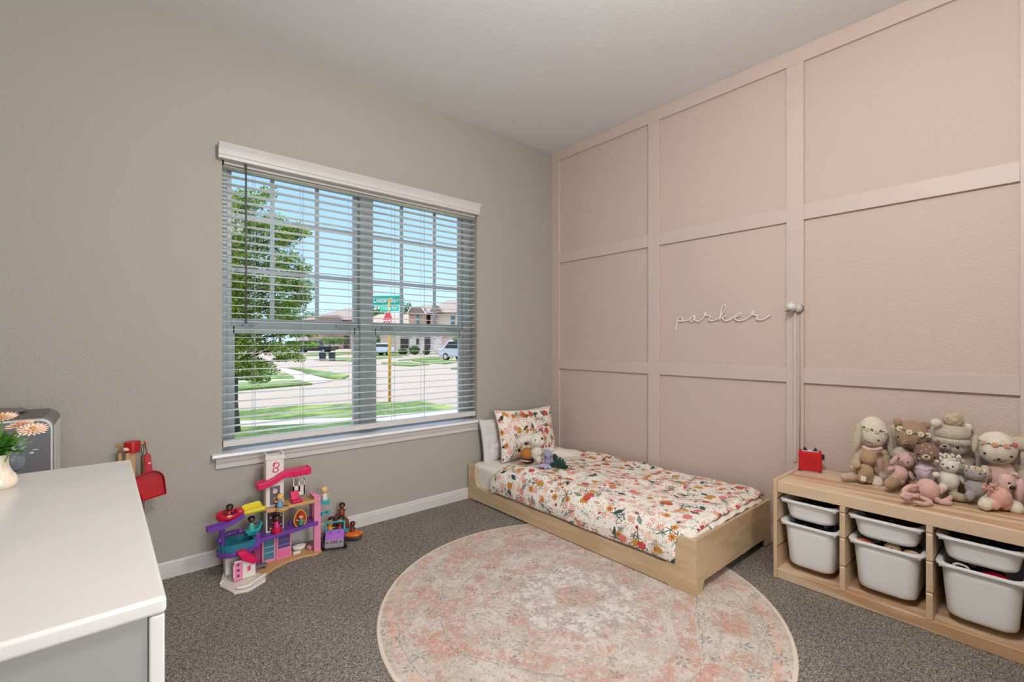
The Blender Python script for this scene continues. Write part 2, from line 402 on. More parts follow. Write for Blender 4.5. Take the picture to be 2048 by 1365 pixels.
# strip between sidewalk and street, and lawn next to the house
patch('grass_verge', [Z(-400, 935), Z(150, 897), Z(560, 858), Z(1020, 838), Z(1180, 828), Z(1540, 823), Z(1800, 872), Z(1450, 905), Z(1190, 928), Z(1020, 940), Z(150, 965), Z(-400, 1010)], .05, M_GRASS, label='strip of lawn between the near sidewalk and the street', **GR)
patch('sidewalk', [Z(-400, 1010), Z(150, 965), Z(1020, 940), Z(1190, 928), Z(1450, 905), Z(1800, 872), Z(2400, 830), Z(2400, 900), Z(1300, 965), Z(1020, 972), Z(160, 1012), Z(-400, 1060)], .045, M_SIDE, kind='structure')
patch('lawn', [Z(-400, 1060), Z(160, 1012), Z(1020, 972), Z(1300, 965), Z(2400, 900), Z(2600, 1350), Z(-400, 1500)], .05, M_GRASS, label='lawn right outside the window beside the tree', **GR)
patch('grass_island', [Z(60, 745), Z(130, 737), Z(720, 690), Z(620, 664), Z(130, 684), Z(-200, 700), Z(-200, 770)], .06, M_GRASS, label='long grass strip along the far side of the street', **GR)
patch('sidewalk', [Z(-200, 700), Z(130, 684), Z(620, 664), Z(720, 690), Z(860, 672), Z(820, 655), Z(640, 612), Z(470, 570), Z(440, 570), Z(560, 625), Z(590, 652), Z(130, 668), Z(-200, 680)], .04, M_SIDE, kind='structure')
patch('grass_corner', [Z(-200, 680), Z(130, 668), Z(590, 652), Z(560, 625), Z(480, 610), Z(130, 600), Z(-200, 600)], .06, M_GRASS, label='grass corner behind the long strip, left of the diagonal walk', **GR)
patch('grass_wedge', [Z(535, 572), Z(660, 580), Z(800, 598), Z(660, 598)], .06, M_GRASS, label='thin grass wedge between two walks at the street corner', **GR)
patch('grass_wedge', [Z(650, 603), Z(820, 600), Z(990, 630), Z(930, 657), Z(800, 640)], .06, M_GRASS, label='pointed grass wedge at the rounded street corner', **GR)
patch('grass_yard', [Z(640, 488), Z(700, 470), Z(1020, 458), Z(1040, 470), Z(900, 480)], .06, M_GRASS, label='yard in front of the far left house', **GR)
patch('grass_verge', [Z(730, 515), Z(860, 500), Z(1030, 500), Z(1030, 525)], .06, M_GRASS, label='verge under the two rubbish bins', **GR)
K3 = lambda X, Y: Z(X, Y, 740, 660, 7.186)
patch('grass_yard', [K3(60, 345), K3(400, 325), K3(560, 365), K3(300, 368), K3(60, 372)], .06, M_GRASS, label='yard beside the white parked car', **GR)
patch('grass_yard', [K3(60, 390), K3(300, 380), K3(470, 385), K3(200, 408), K3(60, 418)], .06, M_GRASS, label='narrow verge behind the sign post', **GR)
patch('grass_yard', [K3(400, 435), K3(900, 390), K3(1200, 370), K3(1190, 405), K3(900, 425)], .06, M_GRASS, label='yard between the walk and the stone faced house', **GR)
patch('grass_yard', [K3(160, 470), K3(560, 460), K3(860, 492), K3(600, 517), K3(350, 505)], .06, M_GRASS, label='grass wedge along the far curb right of the sign post', **GR)
patch('grass_yard', [K3(600, 440), K3(1240, 438), K3(1260, 455), K3(1080, 487), K3(820, 470)], .06, M_GRASS, label='grass strip in front of the silver car', **GR)
patch('grass_yard', [K3(1160, 555), K3(1180, 535), K3(1500, 525), K3(1500, 570)], .06, M_GRASS, label='grass patch at the far right curb', **GR)

def brick_mat(c1, c2, mortar, name, s=1.0):
    g = G(name); b_ = g.node('TexBrick', Scale=2.2 * s); mp = g.node('Mapping'); g.t.links.new(g.coord(), mp.inputs[0]); mp.inputs['Rotation'].default_value = (PI / 2, 0, 0)
    g.t.links.new(mp.outputs[0], b_.inputs[0]); b_.inputs['Color1'].default_value = lin(c1); b_.inputs['Color2'].default_value = lin(c2); b_.inputs['Mortar'].default_value = lin(mortar)
    b_.inputs['Mortar Size'].default_value = .03
    return g.fin(b_.outputs[0], .9)
M_BRICK = brick_mat('#a06a52', '#bb8a72', '#c6ab98', 'house_brick'); M_STONE = brick_mat('#d8c4ae', '#a58f7c', '#efe6da', 'stone_facing', .6)
M_SIDING = plain('#d2bda2', .8, 'tan_siding'); M_SHINGLE = plain('#a08878', .95, 'roof_shingle'); M_GARAGE = plain('#d5b9a4', .7, 'garage_door_paint')
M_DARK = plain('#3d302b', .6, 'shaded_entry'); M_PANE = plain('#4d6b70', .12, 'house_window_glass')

def house(name, px, dist, label, build):
    base = at_d(px, CY, dist); base.z = GZ
    root = empty(name, base, -YAW, label=label, cat='house'); s = dist / FPX
    X = lambda q: (q - px) * s
    Zz = lambda q: CAM.z - (q - CY) * s - GZ
    build(root, X, Zz, s)
def fbox(root, n, m, X, Zz, x0, x1, y0, y1, d0, d1, **k):
    return MB().box(X(x0), X(x1), d0, d1, Zz(y1), Zz(y0)).build(n, m, root, **k)
def gable(root, X, Zz, pts, d0, d1, mat, name='roof'):
    return MB().prism([(X(x), Zz(y)) for x, y in pts], 'y', d0, d1).build(name, mat, root)
def hip(root, n, m, x0, x1, z0, z1, d0, d1, rx0, rx1):
    b = MB(); dm = (d0 + d1) / 2
    A = [(x0, d0, z0), (x1, d0, z0), (x1, d1, z0), (x0, d1, z0)]; R = [(rx0, dm, z1), (rx1, dm, z1)]
    v = [b.bm.verts.new(p) for p in A + R]
    for f in ((0, 1, 5, 4), (1, 2, 5), (2, 3, 4, 5), (3, 0, 4), (0, 3, 2, 1)): b.bm.faces.new([v[i] for i in f])
    return b.build(n, m, root)
def h_right(root, X, Zz, s):
    fbox(root, 'wall', M_SIDING, X, Zz, 858, 1010, 624, 708, 1.6, 12)
    fbox(root, 'stone_facing', M_STONE, X, Zz, 816, 883, 668, 708, .6, 4)
    fbox(root, 'gable_wall', M_BRICK, X, Zz, 815, 850, 625, 668, .8, 6)
    hip(root, 'roof', M_SHINGLE, X(846), X(1012), Zz(624), Zz(590), 1.0, 14, X(880), X(960))
    hip(root, 'roof', M_SHINGLE, X(812), X(872), Zz(626), Zz(603), .6, 10, X(832), X(853))
    gable(root, X, Zz, [(812, 627), (821, 613), (842, 613), (851, 627)], .5, 3, plain('#8d7264', .9), 'clipped_gable')
    gable(root, X, Zz, [(855, 627), (862, 610), (872, 610), (884, 627)], 1.2, 3, plain('#8d7264', .9), 'clipped_gable')
    gable(root, X, Zz, [(811, 628), (820, 613), (821, 615), (813, 628)], .35, .55, plain('#efe3d2', .8), 'fascia')
    gable(root, X, Zz, [(852, 628), (843, 613), (841, 615), (850, 628)], .35, .55, plain('#efe3d2', .8), 'fascia')
    for a, b_, c, d in ((831, 836, 627, 648), (899, 907, 631, 648)):
        w_ = fbox(root, 'window', M_PANE, X, Zz, a, b_, c, d, .7 if a < 850 else 1.5, .9 if a < 850 else 1.7)
        fbox(w_, 'window_frame', M_WHITE, X, Zz, a - 1, b_ + 1, (c + d) / 2 - .6, (c + d) / 2 + .6, .65 if a < 850 else 1.45, .72 if a < 850 else 1.55)
    fbox(root, 'porch_wall', M_BRICK, X, Zz, 858, 870, 630, 668, 1.0, 2)
    for a, b_, c, d in ((799, 815, 676, 697), (831, 836, 676, 690), (848, 859, 675, 698)): fbox(root, 'entry', M_DARK, X, Zz, a, b_, c, d, .5, .62)
    fbox(root, 'wall', M_SIDING, X, Zz, 795, 817, 664, 708, .6, 5)
    gd = fbox(root, 'garage_door', M_GARAGE, X, Zz, 881, 925, 676, 707, .8, 1.5)
    fbox(root, 'lintel', plain('#e8dccb', .8), X, Zz, 795, 930, 664, 669, .3, .9)
house('house', 860, 62, 'tan and brick house with stone piers behind the silver car', h_right)
def h_mid(root, X, Zz, s):
    fbox(root, 'wall', M_SIDING, X, Zz, 700, 796, 655, 706, .5, 10)
    hip(root, 'roof', plain('#b0957f', .95), X(690), X(822), Zz(657), Zz(624), -.4, 12, X(735), X(800))
    fbox(root, 'garage_door', M_GARAGE, X, Zz, 757, 792, 677, 705, .35, .5)
    fbox(root, 'column', M_STONE, X, Zz, 792, 798, 672, 706, .1, .8)
house('house', 760, 66, 'low house with wide pale roof and garage behind the stop sign', h_mid)
def h_left(root, X, Zz, s):
    fbox(root, 'wall', M_BRICK, X, Zz, 612, 706, 634, 697, .5, 14)
    hip(root, 'roof', M_SHINGLE, X(604), X(722), Zz(640), Zz(612), -.6, 15, X(672), X(702))
    gable(root, X, Zz, [(637, 643), (645, 632), (680, 632), (688, 643)], -1.0, 3, plain('#8d7264', .9), 'clipped_gable')
    gable(root, X, Zz, [(641, 643), (646, 636), (679, 636), (684, 643), (684, 660), (641, 660)], -.8, .6, M_BRICK, 'gable_wall')
    for a in (652, 671): fbox(root, 'window', plain('#8fb3b5', .2), X, Zz, a, a + 8, 639, 650, -.9, -.75)
    fbox(root, 'garage_door', M_GARAGE, X, Zz, 648, 678, 674, 698, .3, .5); fbox(root, 'garage_door', M_GARAGE, X, Zz, 590, 616, 676, 698, .3, .5)
    fbox(root, 'entry', M_DARK, X, Zz, 686, 698, 672, 696, .35, .5)
    MB().cyl((X(696), 6, Zz(616)), (X(696), 6, Zz(604)), .12, n=8).build('vent_pipe', M_DARK, root)
house('house', 655, 112, 'distant brick house with clipped gable left of the window mullion', h_left)

def leaf_mat(c1, c2, name):
    g = G(name); oi = g.node('NewGeometry'); r = oi.outputs['Random Per Island']
    tl = g.node('BsdfTranslucent'); c = g.mix(r, lin(c1), lin(c2)); g.t.links.new(c, tl.inputs[0]); g.fin(c, .6)
    ms = g.node('MixShader'); ms.inputs[0].default_value = .35; g.t.links.new(g.b.outputs[0], ms.inputs[1]); g.t.links.new(tl.outputs[0], ms.inputs[2]); g.t.links.new(ms.outputs[0], g.o.inputs[0])
    return g.m
M_LEAF = leaf_mat('#324e19', '#b4c94e', 'oak_leaf'); M_LEAF2 = leaf_mat('#3c5a22', '#7f9c44', 'tree_leaf'); M_SHRUB = leaf_mat('#2f4a1e', '#5f7f38', 'shrub_leaf')
M_BARK = plain('#5c5245', .95, 'bark')
def leaves(b, c, rad, n, size, rnd, flat=1.0):
    c = Vector(c)
    for _ in range(n):
        d = Vector((rnd.gauss(0, 1), rnd.gauss(0, 1), rnd.gauss(0, 1) * flat)); d.normalize(); p = c + Vector((d.x * rad[0], d.y * rad[1], d.z * rad[2])) * (rnd.random() ** .45)
        a = Vector((rnd.uniform(-1, 1), rnd.uniform(-1, 1), rnd.uniform(-.6, .6))).normalized(); t = a.cross(Vector((rnd.uniform(-1, 1), rnd.uniform(-1, 1), 1))).normalized()
        L = size * rnd.uniform(.7, 1.3); W = L * .34
        b.quad(p - a * L * .5, p + t * W * .5, p + a * L * .5, p - t * W * .5)
rnd = random.Random(3)
# young oak by the near sidewalk
tp = at_z(462, 870, GZ); tb = Vector((tp.x, tp.y, GZ + .05))
tree = empty('tree', tb, label='young oak tree with dense foliage close to the left of the window', cat='tree')
MB().tube([(0, 0, 0), (-.02, 0, .5), (.0, 0, 1.1), (.02, .02, 1.8), (.05, 0, 2.6), (.03, 0, 3.4)], [.15, .125, .11, .095, .06, .02], 12).build('trunk', M_BARK, tree, smooth=True)
b = MB(); br = MB()
TS = 8.2 / FPX
def tpos(px, py): return Vector(((px - 462) * TS * math.cos(YAW), -(px - 462) * TS * math.sin(YAW), (870 - py) * TS))
clusters = [(478, 430, 26, 20), (515, 425, 18, 12), (470, 470, 34, 24), (520, 470, 32, 20), (575, 480, 18, 10), (470, 510, 40, 26), (540, 505, 34, 20), (585, 495, 14, 8), (480, 545, 44, 28), (555, 540, 28, 18), (590, 560, 14, 10),
            (470, 585, 44, 28), (545, 585, 36, 24), (588, 590, 20, 14), (480, 625, 46, 28), (560, 625, 34, 22), (596, 612, 18, 12), (475, 665, 46, 26), (550, 670, 36, 22), (595, 680, 18, 12), (480, 700, 40, 22), (545, 705, 30, 16), (600, 702, 14, 7), (475, 735, 36, 20), (520, 745, 24, 14), (500, 762, 22, 9), (565, 728, 14, 7)]
for px, py, rx, rz in clusters:
    for dy in (-.5, .25):
        c_ = tpos(px, py) + Vector((rnd.uniform(-.05, .05), dy + rnd.uniform(-.15, .15), rnd.uniform(-.04, .04))); R_ = (rx * TS * 1.0, .36, rz * TS * 1.05)
        leaves(b, c_, R_, int(22 * rx * rz / 24) + 200, .062, rnd)
        br.tube([Vector((0, 0, max(.9, c_.z - .35))), (c_ * .5 + Vector((0, 0, max(.45, c_.z * .5 - .08)))), c_], [.02, .012, .004], 5)
for k in range(26):
    px, py = rnd.uniform(350, 440), rnd.uniform(420, 740); c_ = tpos(px, py) + Vector((0, rnd.uniform(-.5, .5), 0)); leaves(b, c_, (.38, .38, .25), 420, .062, rnd)
b.build('foliage', M_LEAF, tree); br.build('branches', M_BARK, tree, smooth=True)

def far_tree(px, py, dist, w_, h_, th, label, mat=M_LEAF2, n=900, size=.35):
    base = at_d(px, CY, dist); base.z = GZ; t = empty('tree', base, label=label, cat='tree'); s = dist / FPX
    top = CAM.z - (py - CY) * s - GZ
    MB().tube([(0, 0, 0), (.05, 0, top * .5), (0, 0, top - h_ * s * .5)], [th, th * .8, th * .4], 8).build('trunk', M_BARK, t, smooth=True)
    b = MB()
    for k in range(7):
        a = rnd.uniform(0, 6.28); leaves(b, (math.cos(a) * w_ * s * .25, math.sin(a) * w_ * s * .25, top - h_ * s * .5 + rnd.uniform(-.15, .15) * h_ * s), (w_ * s * .32, w_ * s * .32, h_ * s * .38), n // 7, size, rnd)
    b.build('foliage', mat, t)
far_tree(660, 672, 70, 66, 24, .12, 'small umbrella shaped tree behind the rubbish bins', n=1800, size=.3)
far_tree(598, 618, 125, 80, 60, .4, 'rounded tree at the left of the distant brick house', n=1600, size=.9)
far_tree(632, 617, 165, 60, 60, .4, 'rounded tree rising over the distant brick house', n=1400, size=.9)
far_tree(765, 605, 95, 60, 60, .4, 'tree crown behind the green street signs', n=1500, size=.7)
far_tree(814, 598, 98, 26, 60, .4, 'narrow tree crown left of the tan and brick house', n=1000, size=.6)
far_tree(560, 612, 140, 60, 60, .4, 'dark tree far off between the oak branches', n=1200, size=.9)
far_tree(752, 668, 60, 18, 36, .08, 'small tree beside the white parked car', n=700, size=.3)
far_tree(918, 672, 34, 30, 14, .06, 'thin young tree behind the silver car', n=700, size=.16)

def shrub(px, py, dist, w_, h_, label):
    base = at_d(px, CY, dist); base.z = GZ; s = dist / FPX; b = MB(); rz_ = h_ * s * .5
    leaves(b, (0, 0, rz_), (w_ * s * .5, w_ * s * .3, rz_), 900, .22, rnd); b.ell((0, 0, rz_ * .9), (w_ * s * .42, w_ * s * .25, rz_ * .8), u=12, v=8)
    o = b.build('shrub', M_SHRUB, label=label, cat='shrub', group='shrubs before the stone faced house'); o.location = base
shrub(806, 0, 58, 22, 13, 'round low shrub left of the hedge'); shrub(829, 0, 58, 26, 20, 'wide clipped shrub in the middle by the stone pier'); shrub(853, 0, 58, 16, 14, 'small shrub under the porch window'); shrub(672, 0, 100, 16, 8, 'flat shrub by the far left driveway')

# sign post
sp0 = at_z(779, 805, GZ); sd = (sp0 - CAM).dot(FW); s_ = sd / FPX; TW = .0
post = empty('street_sign', (sp0.x, sp0.y, GZ), -YAW - .12, label='yellow post with red stop sign and two green street name signs', cat='street sign')
Zs = lambda q: CAM.z - (q - CY) * s_ - GZ
MB().cyl((0, 0, 0), (0, 0, Zs(597)), .034, n=14).build('post', plain('#d69a2a', .5, 'yellow_post_paint'), post, smooth=True)
def text(body, size, mat, parent, loc, name='lettering', sx=1.0, font_extrude=.002):
    c = bpy.data.curves.new(name, 'FONT'); c.body = body; c.size = size; c.align_x = 'CENTER'; c.align_y = 'CENTER'; c.extrude = font_extrude
    o = bpy.data.objects.new(name, c); COL.objects.link(o); o.parent = parent; o.location = loc; o.rotation_euler = (PI / 2, 0, 0); o.scale = (sx, 1, 1); c.materials.append(mat)
    # turn it into a mesh so it is a plain part
    dg = bpy.context.evaluated_depsgraph_get(); me = bpy.data.meshes.new_from_object(o.evaluated_get(dg)); n = bpy.data.objects.new(name, me); COL.objects.link(n)
    n.parent = parent; n.location = loc; n.rotation_euler = (PI / 2, 0, 0); n.scale = (sx, 1, 1); bpy.data.objects.remove(o); return n
M_SIGNW = plain('#f4f6f4', .4, 'sign_white'); M_SIGNG = plain('#17a58c', .4, 'sign_green'); M_SIGNG2 = plain('#25c79c', .4, 'sign_green_pale')
zc = Zs(648); R_ = 25 * s_
oc = lambda r: [(r * .93 * math.cos(PI / 8 + k * PI / 4), zc + r * math.sin(PI / 8 + k * PI / 4)) for k in range(8)]
ss = MB().prism(oc(R_), 'y', -.045, -.040).build('stop_sign', M_SIGNW, post); ss.rotation_euler = (0, 0, -.70)
MB().prism(oc(R_ * .93), 'y', -.049, -.0455).build('stop_sign_face', plain('#cf2238', .4), ss)
text('STOP', R_ * .82, M_SIGNW, ss, (0, -.052, zc), sx=.85)
x0, x1 = -42 * s_, 29 * s_
b_ = MB().box(x0, x1, -.006, .006, Zs(610), Zs(592)).build('name_sign', M_SIGNG, post); text('Chester Glen', 13.5 * s_, M_SIGNW, b_, (-8 * s_, -.012, Zs(601.5)), sx=.68)
b_ = MB().box(-19 * s_, 20 * s_, -.03, -.02, Zs(623), Zs(611)).build('name_sign', M_SIGNG2, post); text('Treble Per', 10.5 * s_, M_SIGNW, b_, (0, -.034, Zs(617)), sx=.75)

# bins at the curb
def bin_(px, label):
    p = at_z(px, 723, GZ); r = empty('rubbish_bin', (p.x, p.y, GZ + .06), -YAW, label=label, cat='rubbish bin', group='bins at the far curb'); r.scale = (.64, .64, .72)
    m = plain('#2c2d33', .5)
    MB().prism([(-.30, 0), (.30, 0), (.36, .9), (-.36, .9)], 'y', -.3, .3).build('body', m, r, bevel=.02)
    MB().box(-.38, .38, -.36, .36, .9, 1.0).build('lid', m, r, bevel=.03)
    for s in (-1, 1): MB().cyl((s * .30, .3, .1), (s * .24, .3, .1), .1, n=12).build('wheel', m, r)
bin_(645, 'left one of the two dark rubbish bins by the street'); bin_(664, 'right one of the two dark rubbish bins by the street')

def car(px, py, L, Hh, rz, col, label, pickup=False):
    p = at_z(px, py, GZ); r = empty('car', (p.x, p.y, GZ), rz, label=label, cat='car'); W = 1.8
    pm = plain(col, .25, 'car_paint', Metallic=.3)
    prof = [(-L / 2, .35), (-L / 2, .95), (-L * .42, 1.0), (-L * .30, Hh), (L * .12 if pickup else L * .25, Hh), (L * .2 if pickup else L * .42, 1.05), (L / 2, 1.0), (L / 2, .35)]
    MB().prism(prof, 'y', -W / 2, W / 2).build('body', pm, r, bevel=.12, seg=3)
    for s in (-1, 1): MB().prism([(-L * .37, 1.04), (-L * .285, Hh - .1), (L * .1 if pickup else L * .22, Hh - .1), (L * .14 if pickup else L * .34, 1.08)], 'y', s * (W / 2 - .02), s * (W / 2 + .012)).build('side_window', plain('#1d2328', .08), r)
    MB().box(-L / 2 - .02, -L / 2 + .02, -W * .38, W * .38, .45, .7).build('grille', plain('#1b1b1d', .3), r)
    MB().prism([(-.7, 1.05), (.7, 1.05), (.6, Hh - .12), (-.6, Hh - .12)], 'y', -.02, .02, Matrix.Translation((-L * .365, 0, 0)) @ Matrix.Rotation(-PI / 2, 4, 'Z')).build('windscreen', plain('#2a3238', .08), r)
    for sx in (-1, 1):
        for sy in (-1, 1):
            w_ = MB().cyl((sx * L * .31, sy * (W / 2 - .2), .34), (sx * L * .31, sy * (W / 2 + .01), .34), .34, n=20).build('wheel', plain('#151515', .7), r, bevel=.03)
            MB().cyl((sx * L * .31, sy * (W / 2 + .0), .34), (sx * L * .31, sy * (W / 2 + .02), .34), .2, n=16).build('hub', plain('#9b9ea2', .3), w_)
car(930, 722, 4.6, 1.75, PI / 2 + .25, '#b9bcc4', 'silver car parked at the right edge of the window view')
car(748, 712, 4.5, 1.5, PI + .1, '#d9dbdc', 'white car on the driveway just right of the mullion')
car(628, 707, 5.6, 1.85, PI - YAW + 3.1, '#23262c', 'black pickup truck parked before the distant brick house', True)
# ------------------------------------------------------------------ rug
RC = Vector((-1.293, -1.396)); RR = .842
g = G('faded_medallion_rug'); o_ = g.coord()
wob = g.noise(o_, 9, 3, .6, col=True); ow = g.v_('ADD', o_, g.v_('SCALE', g.v_('SUBTRACT', wob, (.5, .5, .5)), scale=.06))
x, y, z = g.xyz(ow); r = g.m_('SQRT', g.add(g.mul(x, x), g.mul(y, y))); th = g.m_('ARCTAN2', y, x)
def ring(r_, a, b, s_=.006): return g.mul(g.sm(r_, a - s_, a + s_), g.sub(1.0, g.sm(r_, b - s_, b + s_)))
CREAM, BEIGE, ROSE, GREYC, SLATE = lin('#d2c8bf'), lin('#c2b3a5'), lin('#c69f92'), lin('#a99e96'), lin('#857e7b')
nb = g.noise(o_, 5, 5, .7); nf = g.noise(o_, 55, 4, .75); nm = g.noise(o_, 17, 4, .7)
star = g.add(r, g.mul(g.m_('COSINE', g.mul(th, 8.0)), .028)); octo = g.add(r, g.mul(g.m_('COSINE', g.mul(th, 4.0)), .05))
c = g.mix(g.sm(nb, .42, .6), CREAM, BEIGE)
c = g.mix(g.mul(ring(octo, .46, .545), g.sm(nm, .42, .56)), c, ROSE)
c = g.mix(g.mul(ring(r, .60, .70), g.mul(g.sm(g.sin(g.mul(th, 11.0)), .0, .5), g.sm(nm, .4, .52))), c, ROSE)
c = g.mix(g.mul(ring(r, .77, .80), g.sm(nm, .42, .55)), c, lin('#d9b4a4'))
c = g.mix(g.mul(ring(star, .27, .37), g.sm(nm, .46, .60)), c, ROSE)
c = g.mix(ring(star, .12, .26), c, g.mix(g.sm(nm, .45, .6), lin('#ddd5ce'), lin('#b9aca6')))
c = g.mix(g.mul(ring(r, .0, .085), g.sm(nm, .3, .55)), c, lin('#c2a294'))
for a in (.085, .262, .375, .452, .552, .592, .715, .762):
    rr = star if a in (.262, .375) else (octo if a in (.452, .552) else r)
    c = g.mix(g.mul(ring(rr, a, a + .007, .003), g.sm(nf, .42, .55)), c, GREYC if a != .552 else SLATE)
# small scattered florets
def florets(c, scale, off, col, petals, size, keep, rmin=0.0, rmax=.84):
    v = g.node('TexVoronoi', Scale=1.0, Randomness=.75); q = g.v_('ADD', g.v_('SCALE', ow, scale=scale), (off, off * 1.7, 0)); g.set(v, 'Vector', g.v_('MULTIPLY', q, (1, 1, 0)))
    d = g.v_('SUBTRACT', g.v_('MULTIPLY', q, (1, 1, 0)), v.outputs['Position']); dx, dy, _ = g.xyz(d); rr = g.m_('SQRT', g.add(g.mul(dx, dx), g.mul(dy, dy)))
    cc = g.xyz(v.outputs['Color']); tt = g.add(g.m_('ARCTAN2', dy, dx), g.mul(cc[0], 6.28))
    lim = g.mul(size, g.add(.62, g.mul(g.m_('COSINE', g.mul(tt, petals)), .38)))
    hole = g.gt(rr, g.mul(lim, .42))
    m = g.mul(g.mul(g.lt(rr, lim), hole), g.mul(g.lt(cc[1], keep), g.mul(g.gt(r, rmin), g.lt(r, rmax))))
    return g.mix(g.mul(m, g.sm(nf, .35, .55)), c, col)
c = florets(c, 9, 0., SLATE, 6.0, .26, .42); c = florets(c, 7, 3.3, lin('#c98f80'), 5.0, .42, .6, .56); c = florets(c, 15, 7.1, GREYC, 4.0, .3, .55); c = florets(c, 12, 11.4, ROSE, 6.0, .3, .5, .1, .5)
c = florets(c, 11, 17.9, lin('#b59d8c'), 8.0, .36, .5, .55)
# worn pile: cream and pink fade, blotches of grey
c = g.mix(g.mul(g.sm(nf, .5, .64), .55), c, lin('#e2d7cd')); c = g.mix(g.mul(g.sm(g.noise(o_, 70, 4, .8), .54, .62), .6), c, lin('#97877d'))
c = g.mix(g.mul(g.sm(g.noise(ow, 6.5, 3, .6), .56, .68), .22), c, lin('#c9a093'))
c = g.mix(ring(g.m_('SQRT', g.add(g.mul(g.xyz(o_)[0], g.xyz(o_)[0]), g.mul(g.xyz(o_)[1], g.xyz(o_)[1]))), RR - .012, RR + .1, .001), c, lin('#e0cfc2'))
g.bump(g.noise(o_, 330, 2), .5, .004)
M_RUG = g.fin(c, .98)
MB().lathe([(0, 0), (RR, 0), (RR + .003, .002), (RR, .0045), (RR - .01, .005), (0, .005)], n=120).build('round_rug', M_RUG, loc=(RC.x, RC.y, 0), label='large round faded pink and cream medallion rug lying on the carpet', cat='rug').rotation_euler = (0, 0, .55)

# ------------------------------------------------------------------ bed
M_PLY = wood('#d2ba98', '#b99c76', 'birch_plywood', axis=1, freq=14, stretch=5, amt=.55, rough=.5)
M_PLYX = wood('#cdb493', '#b49772', 'birch_plywood_end', axis=0, freq=14, stretch=5, amt=.55, rough=.5)
BX0, BX1, BY0, BY1, BZ = -.893, -.045, -.012, -1.746, .005
bed = empty('floor_bed', ((BX0 + BX1) / 2, (BY0 + BY1) / 2, 0), label='low birch plywood floor bed standing on the rug in the corner', cat='bed')
BLC = ((BX0 + BX1) / 2, (BY0 + BY1) / 2, 0)
def bb(mb, n, m, **k): return child_at(mb.build(n, m, bed, **k), BLC)
t = .018
def arc(cx, cz, r, a0, a1, n=5): return [(cx + r * math.cos(math.radians(a0 + (a1 - a0) * i / n)), cz + r * math.sin(math.radians(a0 + (a1 - a0) * i / n))) for i in range(n + 1)]
lo = .106
side = [(BY1, BZ), (BY1 + .13, BZ), (BY1 + .135, BZ + .004), (BY0 - .10, BZ + .004), (BY0 - .08, BZ), (BY0, BZ), (BY0, .252), (BY0 - .085, .252)]
side += [(BY0 - .095, lo + .04), (BY0 - .103, lo + .018), (BY0 - .118, lo + .004), (BY0 - .145, lo), (BY1 + .175, lo), (BY1 + .145, lo + .004), (BY1 + .125, lo + .018), (BY1 + .112, lo + .04), (BY1 + .078, .252), (BY1, .252)]
bb(MB().prism(side, 'x', BX0, BX0 + t), 'side_panel', M_PLY, bevel=.002)
bb(MB().prism([(BY1, BZ), (BY0, BZ), (BY0, .252), (BY1, .252)], 'x', BX1 - t, BX1), 'side_panel', M_PLY, bevel=.002)
foot = [(BX0 + t, BZ), (BX0 + .068, BZ), (BX0 + .085, BZ + .045), (BX1 - .085, BZ + .045), (BX1 - .068, BZ), (BX1 - t, BZ), (BX1 - t, .252), (BX0 + t, .252)]
bb(MB().prism(foot, 'y', BY1, BY1 + t), 'foot_panel', M_PLYX, bevel=.002)
bb(MB().prism(foot, 'y', BY0 - t, BY0), 'head_panel', M_PLYX, bevel=.002)
bb(MB().box(BX0 + t, BX1 - t, BY1 + t, BY0 - t, .055, .067), 'slat_base', M_PLYX)
M_SHEET = plain('#f1eadf', .85, 'cream_sheet_cotton')
def rsq(u, r=.5): return u
mt = MB().box(BX0 + t + .004, BX1 - t - .004, BY1 + t + .004, BY0 - t - .004, .068, .262)
mt.build('mattress', M_SHEET, label='cream sheeted mattress in the low plywood bed, bare beside the pillows', cat='mattress', bevel=.035, seg=4)

